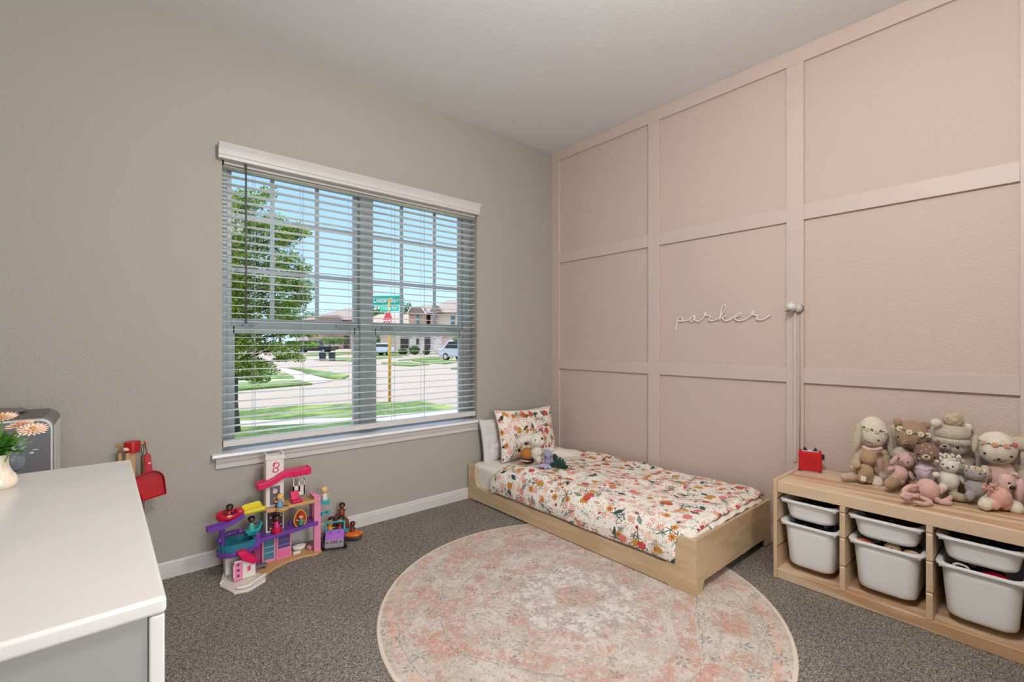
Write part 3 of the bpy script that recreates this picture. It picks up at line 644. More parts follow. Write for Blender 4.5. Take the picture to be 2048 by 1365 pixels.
# floral cotton
def floral(name):
    g = G(name); uv = g.coord('UV'); uv = g.v_('MULTIPLY', uv, (1, 1, 0))
    nz = g.noise(uv, 30, 2, col=True); uvw = g.v_('ADD', uv, g.v_('SCALE', g.v_('SUBTRACT', nz, (.5, .5, .5)), scale=.006))
    uvw = g.v_('MULTIPLY', uvw, (1, 1, 0))
    c = lin('#f3ece2')
    def cell(scale, off, rnd_=.8):
        q = g.v_('ADD', g.v_('SCALE', uvw, scale=scale * .86), off)
        v = g.node('TexVoronoi', Scale=1.0, Randomness=rnd_); g.set(v, 'Vector', q)
        d = g.v_('SUBTRACT', q, v.outputs['Position']); dx, dy, _ = g.xyz(d); cc = g.xyz(v.outputs['Color'])
        a = g.mul(cc[0], 6.283); ca, sa = g.m_('COSINE', a), g.m_('SINE', a)
        X = g.add(g.mul(dx, ca), g.mul(dy, sa)); Y = g.sub(g.mul(dy, ca), g.mul(dx, sa))
        r = g.m_('SQRT', g.add(g.mul(X, X), g.mul(Y, Y))); th = g.m_('ARCTAN2', Y, X)
        return X, Y, r, th, cc
    def pick(cc, lo, hi): return g.mul(g.gt(cc[1], lo), g.lt(cc[1], hi))
    def A(m, col): nonlocal c; c = g.mix(m, c, lin(col))
    # small pale fillers
    X, Y, r, th, cc = cell(34, (3.1, 1.7, 0)); lim = g.mul(.30, g.add(.7, g.mul(g.m_('COSINE', g.mul(th, 5.0)), .3)))
    A(g.mul(g.lt(r, lim), pick(cc, 0, .18)), '#e6b7a6'); A(g.mul(g.lt(g.ab(X), .06), g.mul(g.lt(g.ab(Y), .36), pick(cc, .30, .55))), '#e3b3a4')
    A(g.mul(g.lt(r, .13), pick(cc, .55, .75)), '#b9857a'); A(g.mul(g.lt(g.add(g.ab(X), g.mul(g.ab(Y), .4)), .12), pick(cc, .75, .92)), '#b9c2b0')
    # soft pink fern fronds
    X, Y, r, th, cc = cell(15, (9.3, 4.4, 0)); rib = g.ab(g.sin(g.add(g.mul(Y, 22.0), g.mul(g.ab(X), 14.0)))); env = g.mul(g.sub(.42, g.ab(Y)), .75)
    fern = g.mul(g.mul(g.lt(g.ab(X), env), g.gt(rib, .55)), g.lt(g.ab(Y), .42))
    A(g.mul(fern, pick(cc, 0, .3)), '#dc9384'); A(g.mul(fern, pick(cc, .5, .72)), '#e7bfae')
    # grey-green and teal sprigs: stems with side twigs
    def sprig(X, Y):
        st = g.lt(g.ab(g.add(X, g.mul(g.mul(Y, Y), .25))), .022)
        k = g.m_('PINGPONG', g.add(Y, .5), .17); tw = g.lt(g.ab(g.sub(g.ab(X), g.mul(k, 1.5))), .03)
        tw = g.mul(tw, g.lt(g.ab(X), g.mul(g.sub(.52, Y), .33)))
        return g.mul(g.m_('MAXIMUM', st, tw), g.lt(g.ab(Y), .47))
    X, Y, r, th, cc = cell(10.5, (2.2, 6.6, 0)); s_ = sprig(X, Y)
    A(g.mul(s_, pick(cc, 0, .28)), '#34514f'); A(g.mul(s_, pick(cc, .28, .55)), '#9fae9d')
    X, Y, r, th, cc = cell(9, (12.2, 1.9, 0)); s_ = sprig(X, Y); A(g.mul(s_, pick(cc, .1, .36)), '#3c5b57')
    # solid dark leaves with toothed edge
    X, Y, r, th, cc = cell(11, (5.7, 8.1, 0)); env = g.mul(g.sub(.36, g.ab(Y)), g.add(.30, g.mul(g.ab(g.sin(g.mul(Y, 30.0))), .16)))
    lf = g.lt(g.ab(X), env); A(g.mul(lf, pick(cc, 0, .26)), '#1f4a49'); A(g.mul(lf, pick(cc, .26, .38)), '#7d9187')
    # daisies and sun flowers
    X, Y, r, th, cc = cell(12, (1.3, 9.9, 0)); pet = g.add(.42, g.mul(g.ab(g.m_('COSINE', g.mul(th, 4.5))), .58))
    fl = g.lt(r, g.mul(.25, pet)); A(g.mul(fl, pick(cc, 0, .24)), '#c77f2c'); A(g.mul(fl, pick(cc, .24, .40)), '#d98a78'); A(g.mul(g.lt(r, .07), pick(cc, 0, .24)), '#b0571f')
    X, Y, r, th, cc = cell(17, (7.3, 2.9, 0)); pet = g.add(.5, g.mul(g.m_('COSINE', g.mul(th, 6.0)), .3)); fl = g.lt(r, g.mul(.36, pet))
    A(g.mul(fl, pick(cc, 0, .26)), '#dd9080'); A(g.mul(g.lt(r, .08), pick(cc, 0, .26)), '#f0d8b8')
    # mustard tulips, half discs with jagged rim
    X, Y, r, th, cc = cell(9.5, (4.9, 3.4, 0)); rim = g.add(.05, g.mul(g.m_('PINGPONG', g.add(X, .5), .035), 2.2))
    tu = g.mul(g.lt(r, .205), g.lt(Y, rim)); stem = g.mul(g.lt(g.ab(X), .016), g.mul(g.lt(Y, -.1), g.gt(Y, -.48)))
    A(g.mul(stem, pick(cc, 0, .3)), '#8e9f8e'); A(g.mul(tu, pick(cc, 0, .30)), '#c68f2b')
    # red scalloped blooms with light specks
    X, Y, r, th, cc = cell(9, (8.8, 7.7, 0)); pet = g.add(.86, g.mul(g.ab(g.m_('COSINE', g.mul(th, 3.5))), .2)); fl = g.lt(r, g.mul(.185, pet))
    sp_ = g.mul(g.lt(g.ab(g.sub(r, .085)), .012), g.gt(g.sin(g.mul(th, 9.0)), .1))
    A(g.mul(fl, pick(cc, 0, .28)), '#c23b3c'); A(g.mul(fl, pick(cc, .28, .40)), '#dc7f74'); A(g.mul(sp_, pick(cc, 0, .28)), '#e9a36f')
    X, Y, r, th, cc = cell(21, (15.8, 3.7, 0)); A(g.mul(g.lt(r, .17), pick(cc, 0, .10)), '#a8343f')
    g.bump(g.noise(uv, 14, 3), .25, .01)
    return g.fin(c, .88, Sheen_Weight=.1)
M_FLORAL = floral('floral_cotton')

# duvet: rises over the near rail, lies puffed on the mattress, tucked along the wall
DY0, DY1 = -.285, BY1 + .032
def duvet(u, v):
    # u 0..1 from the near lower edge to the wall, v 0..1 from head to foot
    y = DY0 + (DY1 - DY0) * v
    if u > .5: y += (1 - v) ** 2 * -.13 * min(1, (u - .5) / .3)
    prof = [(0, -.900, .112), (.05, -.905, .16), (.10, -.890, .215), (.16, -.855, .262), (.24, -.79, .285), (.5, -.5, .285), (.8, -.2, .283), (.93, -.075, .285), (1, -.048, .262)]
    for (a, x0, z0), (b_, x1, z1) in zip(prof, prof[1:]):
        if u <= b_ + 1e-9:
            k = (u - a) / (b_ - a); x = x0 + (x1 - x0) * k; z = z0 + (z1 - z0) * k; break
    near = max(0, 1 - u / .24)
    hang = max(0, min(1, (v - .90) / .04)) * near            # the corner slips inside the raised end of the rail
    n = noise.noise(Vector((x * 3.2, y * 2.1, 1.3))) * .022 + noise.noise(Vector((x * 8, y * 6, 5.1))) * .012 + abs(noise.noise(Vector((x * 5 + y * 3, y * 4 - x * 2, 9.1)))) * .016
    edge = min(1, v / .06) * min(1, (1 - v) / .05)
    z += n * (1 - near * .75) + .008 * edge
    if near > 0: x += noise.noise(Vector((y * 5, z * 6, 2.2))) * .010 * near; z += noise.noise(Vector((y * 4.0, 3.3, 2.2))) * .014 * near * (1 - min(1, u / .02) * .0)
    if near > 0 and v > .93: x = max(x, BX0 + t + .004 - .03 * 0) if z > .1 and v > .955 else x
    if v > .975: z -= (v - .975) * .5
    if v < .03: z -= (.03 - v) * .55
    if u > .85 and v > .85: z += .022 * (v - .85) / .15 * (u - .85) / .15
    return Vector((x, y, z))
bmw = duvet
MB().grid(120, 190, duvet, uv=lambda u, v: (u * 1.12, v * 1.46)).build('duvet', M_FLORAL, smooth=True, solid=.012, label='floral duvet spread over the low bed, hanging over its near rail', cat='duvet')
# folded back sheet corner by the wall
def sheet(u, v):
    x = -.44 + .37 * u; y = -.17 - .27 * v - .09 * u * v
    h = .055 * math.sin(PI * min(1, v * 1.05)) ** .7 * math.sin(PI * (u * .8 + .12)) + .02 * noise.noise(Vector((u * 4, v * 4, 0)))
    return Vector((x, y, .262 + max(0, h)))
MB().grid(34, 30, sheet).build('folded_sheet', plain('#ece4d7', .85, 'cream_cotton'), smooth=True, solid=.008, label='bunched cream sheet poking out between pillow and pink wall', cat='sheet')
def foot_sheet(u, v):
    x = -.70 + .56 * u; y = BY1 + .034 - .0 * v
    return Vector((x, BY1 + .05 - .037 * v + .002 * math.sin(u * 20), .262 + .004 * math.sin(u * 31) + .006 * math.sin(PI * v) - .012 * v * (1 - math.sin(PI * u))))
MB().grid(60, 6, foot_sheet).build('sheet_hem', plain('#ece4d7', .85, 'cream_cotton'), smooth=True, solid=.004, label='edge of cream sheet peeking out along the foot of the bed', cat='sheet')

def pillow(name, w_, h_, th_, mat, rag=.0, seed=0, **kw):
    r_ = empty(name, (0, 0, 0)); setp(r_, **kw)
    def side_(sg):
        def f(u, v):
            a, b_ = u * 2 - 1, v * 2 - 1
            e = max(0, (1 - abs(a) ** 2.6)) * max(0, (1 - abs(b_) ** 2.6)); th = th_ * e ** .5
            pin = 1 - .07 * (1 - abs(b_) ** 2) * abs(a) ** 4; pinv = 1 - .10 * (1 - abs(a) ** 2) * abs(b_) ** 4
            wv = noise.noise(Vector((a * 2.2, b_ * 2.2, seed))) * .02 * e + rag * noise.noise(Vector((a * 5, b_ * 5, seed + 3))) * e
            return Vector((a * w_ / 2 * pin, sg * (th + wv * (1 if sg < 0 else .3)), b_ * h_ / 2 * pinv))
        return f
    b = MB(); b.grid(40, 40, side_(-1), uv=lambda u, v: (u * w_ + seed, v * h_)); b.grid(40, 40, side_(1), uv=lambda u, v: (u * w_ + seed + 3, v * h_))
    bmesh.ops.remove_doubles(b.bm, verts=b.bm.verts, dist=.0008)
    b.build('cover', mat, r_, smooth=True)
    return r_
p = pillow('pillow', .615, .37, .05, M_FLORAL, seed=5, label='floral pillow propped upright against the window wall', cat='pillow')
MB().tube([Vector((a * .615 / 2 * (1 - .07 * (1 - b_ * b_) * abs(a) ** 4), 0, b_ * .37 / 2 * (1 - .10 * (1 - a * a) * abs(b_) ** 4))) for a, b_ in [(-1 + 2 * i / 20, -1) for i in range(20)] + [(1, -1 + 2 * i / 20) for i in range(20)] + [(1 - 2 * i / 20, 1) for i in range(20)] + [(-1, 1 - 2 * i / 20) for i in range(20)]], .003, 6, closed=True).build('piping', plain('#f0e9de', .8), p, smooth=True)
p.location = (-.445, -.165, .446); p.rotation_euler = (math.radians(-14), math.radians(2), math.radians(4))
p = pillow('pillow', .40, .33, .035, plain('#d9d6d4', .85, 'white_pillowcase'), rag=.02, seed=2, label='plain white pillow showing behind the floral pillow', cat='pillow')
p.location = (-.625, -.072, .415); p.rotation_euler = (math.radians(-7), math.radians(-3), math.radians(2))

# ------------------------------------------------------------------ toy storage bench
M_PINE = wood('#e0c8ac', '#b98a60', 'pine_wood', axis=1, freq=9, stretch=11, amt=.8, rough=.45, knots=3.4)
M_PINEV = wood('#dac2a4', '#c8a680', 'pine_upright', axis=2, freq=16, stretch=9, amt=.5, rough=.45)
TX0, TX1, TY0, TY1, TZ = -.43, -.022, -1.898, -2.748, .0
TL = ((TX0 + TX1) / 2, (TY0 + TY1) / 2, 0)
tro = empty('storage_bench', TL, label='long pine storage bench holding white plastic bins along the pink wall', cat='bench')
def tb_(mb, n, m, **k): return child_at(mb.build(n, m, tro, **k), TL)
tb_(MB().box(TX0, TX1, TY0 - .016, TY0, 0, .474), 'side_panel', M_PINEV, bevel=.003)
tb_(MB().box(TX0, TX1, TY1, TY1 + .016, 0, .474), 'side_panel', M_PINEV, bevel=.003)
tb_(MB().box(TX0 + .004, TX1, TY1 + .016, TY0 - .016, .414, .467), 'top_board', M_PINE, bevel=.003)
tb_(MB().box(TX0 + .004, TX1, TY1 + .016, TY0 - .016, 0, .047), 'bottom_board', M_PINE, bevel=.003)
divs = (-2.166, -2.452)
for yd in divs:
    b = MB()
    # upright with angled runner notches
    prof = [(TX0 + .002, .047), (TX0 + .002, .145), (TX0 + .008, .151), (TX0 + .002, .157), (TX0 + .002, .268), (TX0 + .008, .274), (TX0 + .002, .280), (TX0 + .002, .378), (TX0 + .008, .384), (TX0 + .002, .390), (TX0 + .002, .414), (TX1 - .01, .414), (TX1 - .01, .047)]
    b.prism(prof, 'y', yd - .021, yd - .001)
    dv = tb_(b, 'divider', M_PINEV, bevel=.0015)
    # dark runner grooves
for yy, s in [(TY0 - .0165, -1)] + [(yd - .0, 1) for yd in divs] + [(yd - .0215, -1) for yd in divs]:
    for zz in (.151, .274, .384):
        tb_(MB().box(TX0 + .004, TX1 - .02, yy - .0012, yy + .0012, zz - .003, zz + .003), 'runner_groove', plain('#8d6c48', .8))
M_BIN = plain('#f2f2f1', .32, 'white_bin_plastic')
def rrect(x0, x1, y0, y1, r, n=6):
    P = []
    for cx_, cy_, a0 in ((x1 - r, y1 - r, 0), (x0 + r, y1 - r, 90), (x0 + r, y0 + r, 180), (x1 - r, y0 + r, 270)):
        P += [(cx_ + r * math.cos(math.radians(a0 + 90 * i / n)), cy_ + r * math.sin(math.radians(a0 + 90 * i / n))) for i in range(n + 1)]
    return P
def tub(cy_, zt, h_, label, w_=.236):
    d = .365; base = (TX0 + .004 + d / 2, cy_, zt - h_)
    r_ = empty('storage_bin', base, label=label, cat='bin', group='white bins in the pine bench')
    b = MB(); nS = 10; rings = []
    def ringv(k, z, grow=0):
        tp = .014 + .016 * (1 - z / h_)
        P = rrect(-d / 2 + tp * .9 - grow, d / 2 - tp - grow * -1, -w_ / 2 + tp - grow, w_ / 2 - tp + grow, .045)
        return [b.bm.verts.new((x_, y_, z)) for x_, y_ in P]
    zs = [0, .004, .015] + [h_ * k / 5 for k in range(1, 6)]
    R = []
    for z in zs: R.append(ringv(0, z, -.008 if z == 0 else (-.003 if z == .004 else 0)))
    Ri = [ringv(0, z, -.004) for z in (h_, h_ * .5, .006)]
    def join(A, B):
        n = len(A)
        for k in range(n): b.bm.faces.new((A[k], A[(k + 1) % n], B[(k + 1) % n], B[k]))
    for A, B in zip(R, R[1:]): join(A, B)
    join(R[-1], Ri[0]); join(Ri[0], Ri[1]); join(Ri[1], Ri[2]); b.bm.faces.new(R[0][::-1]); b.bm.faces.new(Ri[2])
    b.build('tub', M_BIN, r_, smooth=True)
    b = MB(); a = rrect(-d / 2, d / 2, -w_ / 2, w_ / 2, .035); i_ = rrect(-d / 2 + .014, d / 2 - .017, -w_ / 2 + .017, w_ / 2 - .017, .042)
    A0 = [b.bm.verts.new((p[0], p[1], h_ - .006)) for p in a]; A1 = [b.bm.verts.new((p[0], p[1], h_ + .002)) for p in a]; I1 = [b.bm.verts.new((p[0], p[1], h_ + .003)) for p in i_]; I0 = [b.bm.verts.new((p[0], p[1], h_ - .006)) for p in i_]
    join(A0, A1); join(A1, I1); join(I1, I0); join(I0, A0)
    b.build('rim', M_BIN, r_, bevel=.0015)
    for q in (w_ / 2 - .055, -w_ / 2 + .012): MB().box(-d / 2 + .010, -d / 2 + .018, q, q + .043, h_ - .013, h_ - .006).build('clip', M_BIN, r_)
    return r_
cols = [(-2.0405, 'left'), (-2.3105, 'middle'), (-2.596, 'right')]
cols = [((TY0 - .016 + divs[0] - .001) / 2, 'left'), ((divs[0] - .021 + divs[1] - .001) / 2, 'middle'), ((divs[1] - .021 + TY1 + .016) / 2, 'right')]
W_ = {'left': .243, 'middle': .256, 'right': .252}
for cy_, nm in cols:
    tub(cy_, .384, .088, 'shallow white bin, upper one in the %s column of the pine bench' % nm, W_[nm])
    tub(cy_, .278, .200, 'deep white bin, lower one in the %s column of the pine bench' % nm, W_[nm])
# things peeking out of the bins
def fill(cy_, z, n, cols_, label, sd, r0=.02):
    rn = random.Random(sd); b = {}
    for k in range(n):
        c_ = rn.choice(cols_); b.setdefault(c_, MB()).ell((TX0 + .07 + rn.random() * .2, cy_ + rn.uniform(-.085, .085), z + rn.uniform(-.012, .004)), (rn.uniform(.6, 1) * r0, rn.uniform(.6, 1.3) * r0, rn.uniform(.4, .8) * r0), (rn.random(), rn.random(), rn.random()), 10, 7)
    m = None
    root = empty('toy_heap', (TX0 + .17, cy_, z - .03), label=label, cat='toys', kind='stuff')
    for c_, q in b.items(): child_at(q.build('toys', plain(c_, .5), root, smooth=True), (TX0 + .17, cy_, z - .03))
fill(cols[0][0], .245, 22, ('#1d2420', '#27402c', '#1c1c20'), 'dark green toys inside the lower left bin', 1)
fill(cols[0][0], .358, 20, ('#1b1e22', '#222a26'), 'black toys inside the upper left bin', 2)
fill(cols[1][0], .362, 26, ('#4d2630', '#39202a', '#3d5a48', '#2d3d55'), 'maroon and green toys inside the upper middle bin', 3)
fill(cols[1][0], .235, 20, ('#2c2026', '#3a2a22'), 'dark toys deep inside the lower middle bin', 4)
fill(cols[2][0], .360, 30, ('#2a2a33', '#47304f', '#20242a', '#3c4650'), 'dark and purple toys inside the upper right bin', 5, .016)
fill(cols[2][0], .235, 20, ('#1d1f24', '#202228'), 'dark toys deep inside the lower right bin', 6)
pb = empty('plush_toy', (TX0 + .065, cols[1][0] - .02, .245), label='small tan plush head peeking from the lower middle bin', cat='plush toy')
MB().ell((0, 0, .02), (.024, .03, .025)).build('head', knit('#c7a67c'), pb, smooth=True); MB().ell((0, -.06, .015), (.02, .03, .02)).build('arm', knit('#cfb089'), pb, smooth=True)
MB().ell((-.024, .0, .026), (.005, .006, .006)).build('nose', plain('#2a1c16', .3), pb, smooth=True)
MB().ell((0, 0, 0), (.022, .045, .022)).build('toy_figure', furry('#d96a5a'), loc=(TX0 + .062, cols[1][0] + .075, .255), smooth=True, label='pink and red soft toy at the left of the lower middle bin', cat='toy')
MB().ell((0, 0, 0), (.03, .052, .03)).build('ball', plain('#d11430', .35), loc=(TX0 + .07, cols[2][0] - .035, .245), smooth=True, label='shiny red ball in the lower right bin', cat='ball')
MB().tube([(.0, .022 * math.cos(a), .016 * math.sin(a)) for a in [k * PI / 10 for k in range(20)]], .005, 8, closed=True).build('ring', plain('#ddd3cb', .4), loc=(TX0 + .05, cols[2][0] + .055, .265), smooth=True, label='pale toy ring in the lower right bin beside the red ball', cat='toy')
# ------------------------------------------------------------------ wall lettering and small camera
def smooth_path(P, n=8):
    P = [Vector(p) for p in P]; out = []
    for i in range(len(P) - 1):
        p0, p1, p2, p3 = P[max(i - 1, 0)], P[i], P[i + 1], P[min(i + 2, len(P) - 1)]
        for k in range(n):
            t = k / n; out.append(.5 * ((2 * p1) + (p2 - p0) * t + (2 * p0 - 5 * p1 + 4 * p2 - p3) * t * t + (3 * p1 - p0 - 3 * p2 + p3) * t ** 3))
    return out + [P[-1]]
def ZP(X, Y): p = at_x(1340 + X / 9.309, 595 + Y / 9.309, -.014); return (-.014, p.y, p.z)
strokes = [[(95, 615), (110, 540), (130, 450), (150, 385)], [(140, 400), (165, 375), (205, 372), (228, 400), (220, 435), (185, 448), (158, 440)],
           [(170, 440), (260, 440), (330, 425), (400, 375), (440, 342), (455, 350)], [(455, 348), (420, 360), (380, 410), (372, 445), (400, 455), (435, 410), (460, 350), (455, 410), (480, 442), (540, 445), (600, 400), (640, 345), (665, 305), (660, 290), (640, 300), (645, 325), (690, 340), (735, 350), (745, 362), (722, 400), (725, 425), (770, 437), (850, 420), (920, 375), (985, 290), (1030, 200), (1030, 150), (1005, 138), (975, 180), (950, 270), (935, 360), (925, 435)],
           [(930, 400), (980, 370), (1045, 345)], [(975, 380), (990, 420), (1050, 435), (1120, 415), (1200, 370), (1280, 345), (1315, 315), (1300, 298), (1250, 315), (1210, 360), (1210, 405), (1260, 432), (1340, 430), (1430, 395), (1510, 340), (1550, 290), (1550, 270), (1520, 275), (1515, 300), (1560, 325), (1620, 335), (1635, 350), (1610, 385), (1620, 410), (1690, 418), (1770, 395), (1830, 355), (1870, 330)]]
b = MB()
for st in strokes: b.tube(smooth_path([ZP(*p) for p in st]), .0037, 8)
q = b.build('script_name_sign', plain('#f4efe8', .5, 'painted_wood_letters'), smooth=True, label='cream cursive wooden name spelling parker on the pink wall', cat='wall letters')

mc = at_x(1588, 616, -.045); cm = empty('nursery_camera', mc, label='small white round camera on the pink batten above its cable strip', cat='camera')
def cmb(mb, n, m, **k): return child_at(mb.build(n, m, cm, **k), mc)
M_CAM = plain('#d9d9d6', .3, 'white_camera_plastic')
hc = at_x(1582, 614, -.060); hc2 = at_x(1597, 617, -.035)
cmb(MB().ell(hc, (.027, .026, .024)), 'head', M_CAM, smooth=True); cmb(MB().ell(hc2, (.019, .02, .022)), 'mount_ball', plain('#c9c5c1', .35), smooth=True)
cmb(MB().cyl((hc2.x, hc2.y, hc2.z), (-T, hc2.y - .004, hc2.z), .021, n=20), 'base', plain('#8a8681', .4), smooth=False, bevel=.002)
cmb(MB().tube([hc + Vector((-.008, .012 * s - .004, .018 + .010 * (1 - s * s))) for s in (-1, -.5, 0, .5, 1)], .003, 6), 'top_rim', M_CAM, smooth=True)
cmb(MB().box(hc.x - .026, hc.x - .012, hc.y + .006, hc.y + .024, hc.z - .026, hc.z - .021).box(hc.x - .026, hc.x - .016, hc.y - .008, hc.y + .0, hc.z - .024, hc.z - .020), 'stand_foot', plain('#6f6a66', .4), bevel=.001)
cy0 = at_x(1590, 700, -.025).y
MB().box(-T - .010, -T, cy0 - .008, cy0 + .008, .995, hc2.z - .016).box(-T - .010, -T, cy0 - .008, cy0 + .008, .48, .9945).build('cable_channel', plain('#d2c2b9', .45), bevel=.002, label='thin blush cable cover running down from the small camera', cat='cable cover')
pw = at_x(1600, 760, -.02).y
MB().tube([(-T - .003, pw, hc2.z - .02), (-T - .003, pw - .001, .9), (-T - .003, pw + .0015, .48)], .0026, 6).build('power_cord', plain('#b99f92', .5), smooth=True, label='thin cord hanging down beside the cable cover', cat='cord')

# ------------------------------------------------------------------ red audio box
BT = .4672
rb0, rb1, rb2 = at_z(1597, 943, BT), at_z(1644, 949, BT), at_z(1657, 934, BT)
ang = math.atan2(rb1.y - rb0.y, rb1.x - rb0.x); w_ = (rb1 - rb0).length
ctr = (rb0 + rb1) / 2; nrm = Vector((-math.sin(ang), math.cos(ang), 0))
if nrm.dot(FW) < 0: nrm = -nrm
D_ = .075
rbx = empty('music_box', (ctr.x, ctr.y, BT), ang, label='small red fabric music box with two grey ears on the bench', cat='speaker')
HB = .105; sg = 1 if Vector((-math.sin(ang), math.cos(ang), 0)).dot(FW) > 0 else -1
g = G('red_speaker_fabric'); o_ = g.coord(); x_, y_, z_ = g.xyz(o_)
rr_ = g.m_('SQRT', g.add(g.mul(x_, x_), g.mul(g.sub(z_, .055), g.sub(z_, .055)))); ln = g.mul(g.gt(g.sin(g.mul(x_, 900.0)), .2), g.lt(rr_, .027))
M_RED = g.fin(g.mix(g.mul(ln, .6), lin('#c40f1c'), lin('#7c0a12')), .75)
MB().box(-w_ / 2, w_ / 2, 0, sg * D_, .006, HB).build('body', M_RED, rbx, bevel=.010, seg=4)
MB().box(-w_ / 2 + .012, w_ / 2 - .012, sg * .012, sg * (D_ - .012), 0, .008).build('foot_plate', plain('#e7dbe0', .3), rbx, bevel=.002)
MB().box(-w_ / 2 + .014, w_ / 2 - .014, sg * .012, sg * (D_ - .014), HB - .004, HB + .0012).build('top_plate', plain('#dcdcdf', .3), rbx, bevel=.001)
for s in (-1, 1):
    b = MB(); b.prism([(s * .022 - .012, HB + .001), (s * .022 + .012, HB + .001), (s * .022 + .002 * s, HB + .019)], 'y', sg * .028, sg * .044).build('ear', plain('#2d2f3b', .4), rbx, bevel=.002)
MB().box(w_ / 2 - .003, w_ / 2 + .012, sg * .055, sg * .062, HB - .045, HB - .018).build('loop_tab', plain('#201416', .7), rbx, bevel=.001)

# ------------------------------------------------------------------ plush toys
BLACK = plain('#141013', .25, 'embroidered_black')
class Toy:
    def __init__(s, name, label, px, py, plane=None, z=None, group=None, cat='plush toy', dd=None, cap=.05):
        s.cap = cap
        P = at_x(px, py, plane) if plane is not None else at_z(px, py, z)
        s.d = (P - CAM).dot(FW) if dd is None else dd; s.sc = s.d / FPX
        s.zb = z if z is not None else BT
        r = FW + RT * ((px - CX) / FPX); s.cos = 1 / r.length; s.fd = r.normalized(); s.phi = math.atan2(s.fd.y, s.fd.x) - PI / 2
        o = at_d(px, py, s.d); s.org = Vector((o.x, o.y, s.zb)); s.root = empty(name, s.org, s.phi, label=label, cat=cat, group=group)
        s.inv = (Matrix.Translation(s.org) @ Matrix.Rotation(s.phi, 4, 'Z')).inverted(); s.px = px
    def L(s, px, py, f=0.0):   # pixel -> toy's own frame; f pushes towards the viewer (metres)
        p = at_d(px, py, s.d); p = s.inv @ p; k = (s.d - f * s.cos) / s.d
        c = s.inv @ CAM; p = c + (p - c) * k; return p
    def r(s, w_, h_, dep=None):
        a, c = w_ * s.sc * s.cos / 2, h_ * s.sc / 2; return (a, min(s.cap, (a + c) / 2) if dep is None else dep, c)
    def ells(s, name, mat, items, remesh=0, parent=None, smooth=True, **k):
        b = MB()
        for it in items:
            px, py, w_, h_ = it[:4]; f = it[4] if len(it) > 4 else 0; ry = it[5] if len(it) > 5 else 0; dep = it[6] if len(it) > 6 else None
            c = s.L(px, py, f); r_ = s.r(w_, h_, dep)
            if c.z - r_[2] < 0 and c.z > 0 and not ry: r_ = (r_[0], r_[1], max(.004, min(r_[2], c.z)))
            b.ell(c, r_, (0, ry, 0), 24, 16)
        return b.build(name, mat, parent or s.root, smooth=smooth, remesh=remesh, **k)
    def limb(s, b, pts, r0, r1, fs=None):
        P = [s.L(p[0], p[1], p[2] if len(p) > 2 else 0) for p in pts]; P = smooth_path(P, 5); n = len(P)
        R = [(r0 + (r1 - r0) * i / (n - 1)) * s.sc * min(1, math.sqrt(max(.05, 1 - (abs(i / (n - 1) * 2 - 1)) ** 6))) for i in range(n)]
        b.tube(P, R, 12); b.ell(P[-1], R[-2]); b.ell(P[0], R[1]); return b
    def dots(s, name, mat, pts, rpx, head, f, parent, squash=.5):
        for p in pts:
            c = s.on(head, p[0], p[1], f); MB().ell(c, (rpx * s.sc, rpx * s.sc * squash, rpx * s.sc * (p[2] if len(p) > 2 else 1)), u=12, v=8).build(name, mat, parent, smooth=True)
    def on(s, head, px, py, lift=0.0):
        """point on the front of an ellipsoid head (px,py,w,h,f[,ry,dep]) under pixel px,py"""
        c = s.L(head[0], head[1], head[4] if len(head) > 4 else 0); r_ = s.r(head[2], head[3], head[6] if len(head) > 6 else None)
        p = s.L(px, py, head[4] if len(head) > 4 else 0); a = (p.x - c.x) / r_[0]; q = (p.z - c.z) / r_[2]; m = max(.03, 1 - a * a - q * q)
        return Vector((p.x, c.y - r_[1] * math.sqrt(m) - lift, p.z))
    def line(s, name, mat, pts, rpx, head, parent, lift=.0005):
        MB().tube(smooth_path([s.on(head, x, y, lift) for x, y in pts], 5), rpx * s.sc, 6).build(name, mat, parent, smooth=True)
A_ = lambda X, Y: (1680 + X / 6.5, 820 + Y / 6.5)
B_ = lambda X, Y: (1860 + X / 6.5, 850 + Y / 6.5)
C_ = lambda X, Y: (1660 + X / 5.278, 810 + Y / 5.278)
D_z = lambda X, Y: (940 + X / 6.5, 800 + Y / 6.5)
def E(fn, X, Y, w_, h_, *r):
    k = 5.278 if fn is C_ else 6.5
    return (*fn(X, Y), w_ / k, h_ / k, *r)
def daisy(t, parent, head, px, py, col, ctr='#d9b24a', r=4.6, lift=.006):
    c = t.on(head, px, py, lift); b = MB(); R = r * t.sc
    for k in range(6):
        a = k * PI / 3; b.ell(c + Vector((math.cos(a) * R * .6, 0, math.sin(a) * R * .6)), (R * .42, R * .22, R * .42), u=8, v=6)
    f_ = b.build('flower', plain(col, .8), parent, smooth=True); MB().ell(c + Vector((0, -R * .2, 0)), (R * .3, R * .22, R * .3), u=8, v=6).build('flower_centre', plain(ctr, .8), f_, smooth=True)
def crown(t, parent, head, pts, col, vine='#7c9362', r=4.6, vr=1.2):
    cr_ = None; P = smooth_path([t.on(head, x, y, .003) for x, y in pts], 6)
    b = MB().tube(P, vr * t.sc, 6)
    for i in range(3, len(P) - 2, 3):
        d = (P[i + 1] - P[i]); b.ell(P[i] + Vector((0, -.002, (.8 if i % 2 else -.8) * t.sc * 1.6)), (2.3 * t.sc, 1.0 * t.sc, 1.2 * t.sc), (0, .5 if i % 2 else -.5, 0), 8, 6)
    cr_ = b.build('flower_crown', furry(vine, 'felt_vine'), parent, smooth=True)
    for i, (x, y) in enumerate(pts): daisy(t, cr_, head, x, y, col if isinstance(col, str) else col[i % len(col)], r=r)
GP = 'knitted toys on the pine bench'
TAN, CREAMK, PINKK = knit('#c9b293'), knit('#ebdfce'), knit('#e2bfb6')

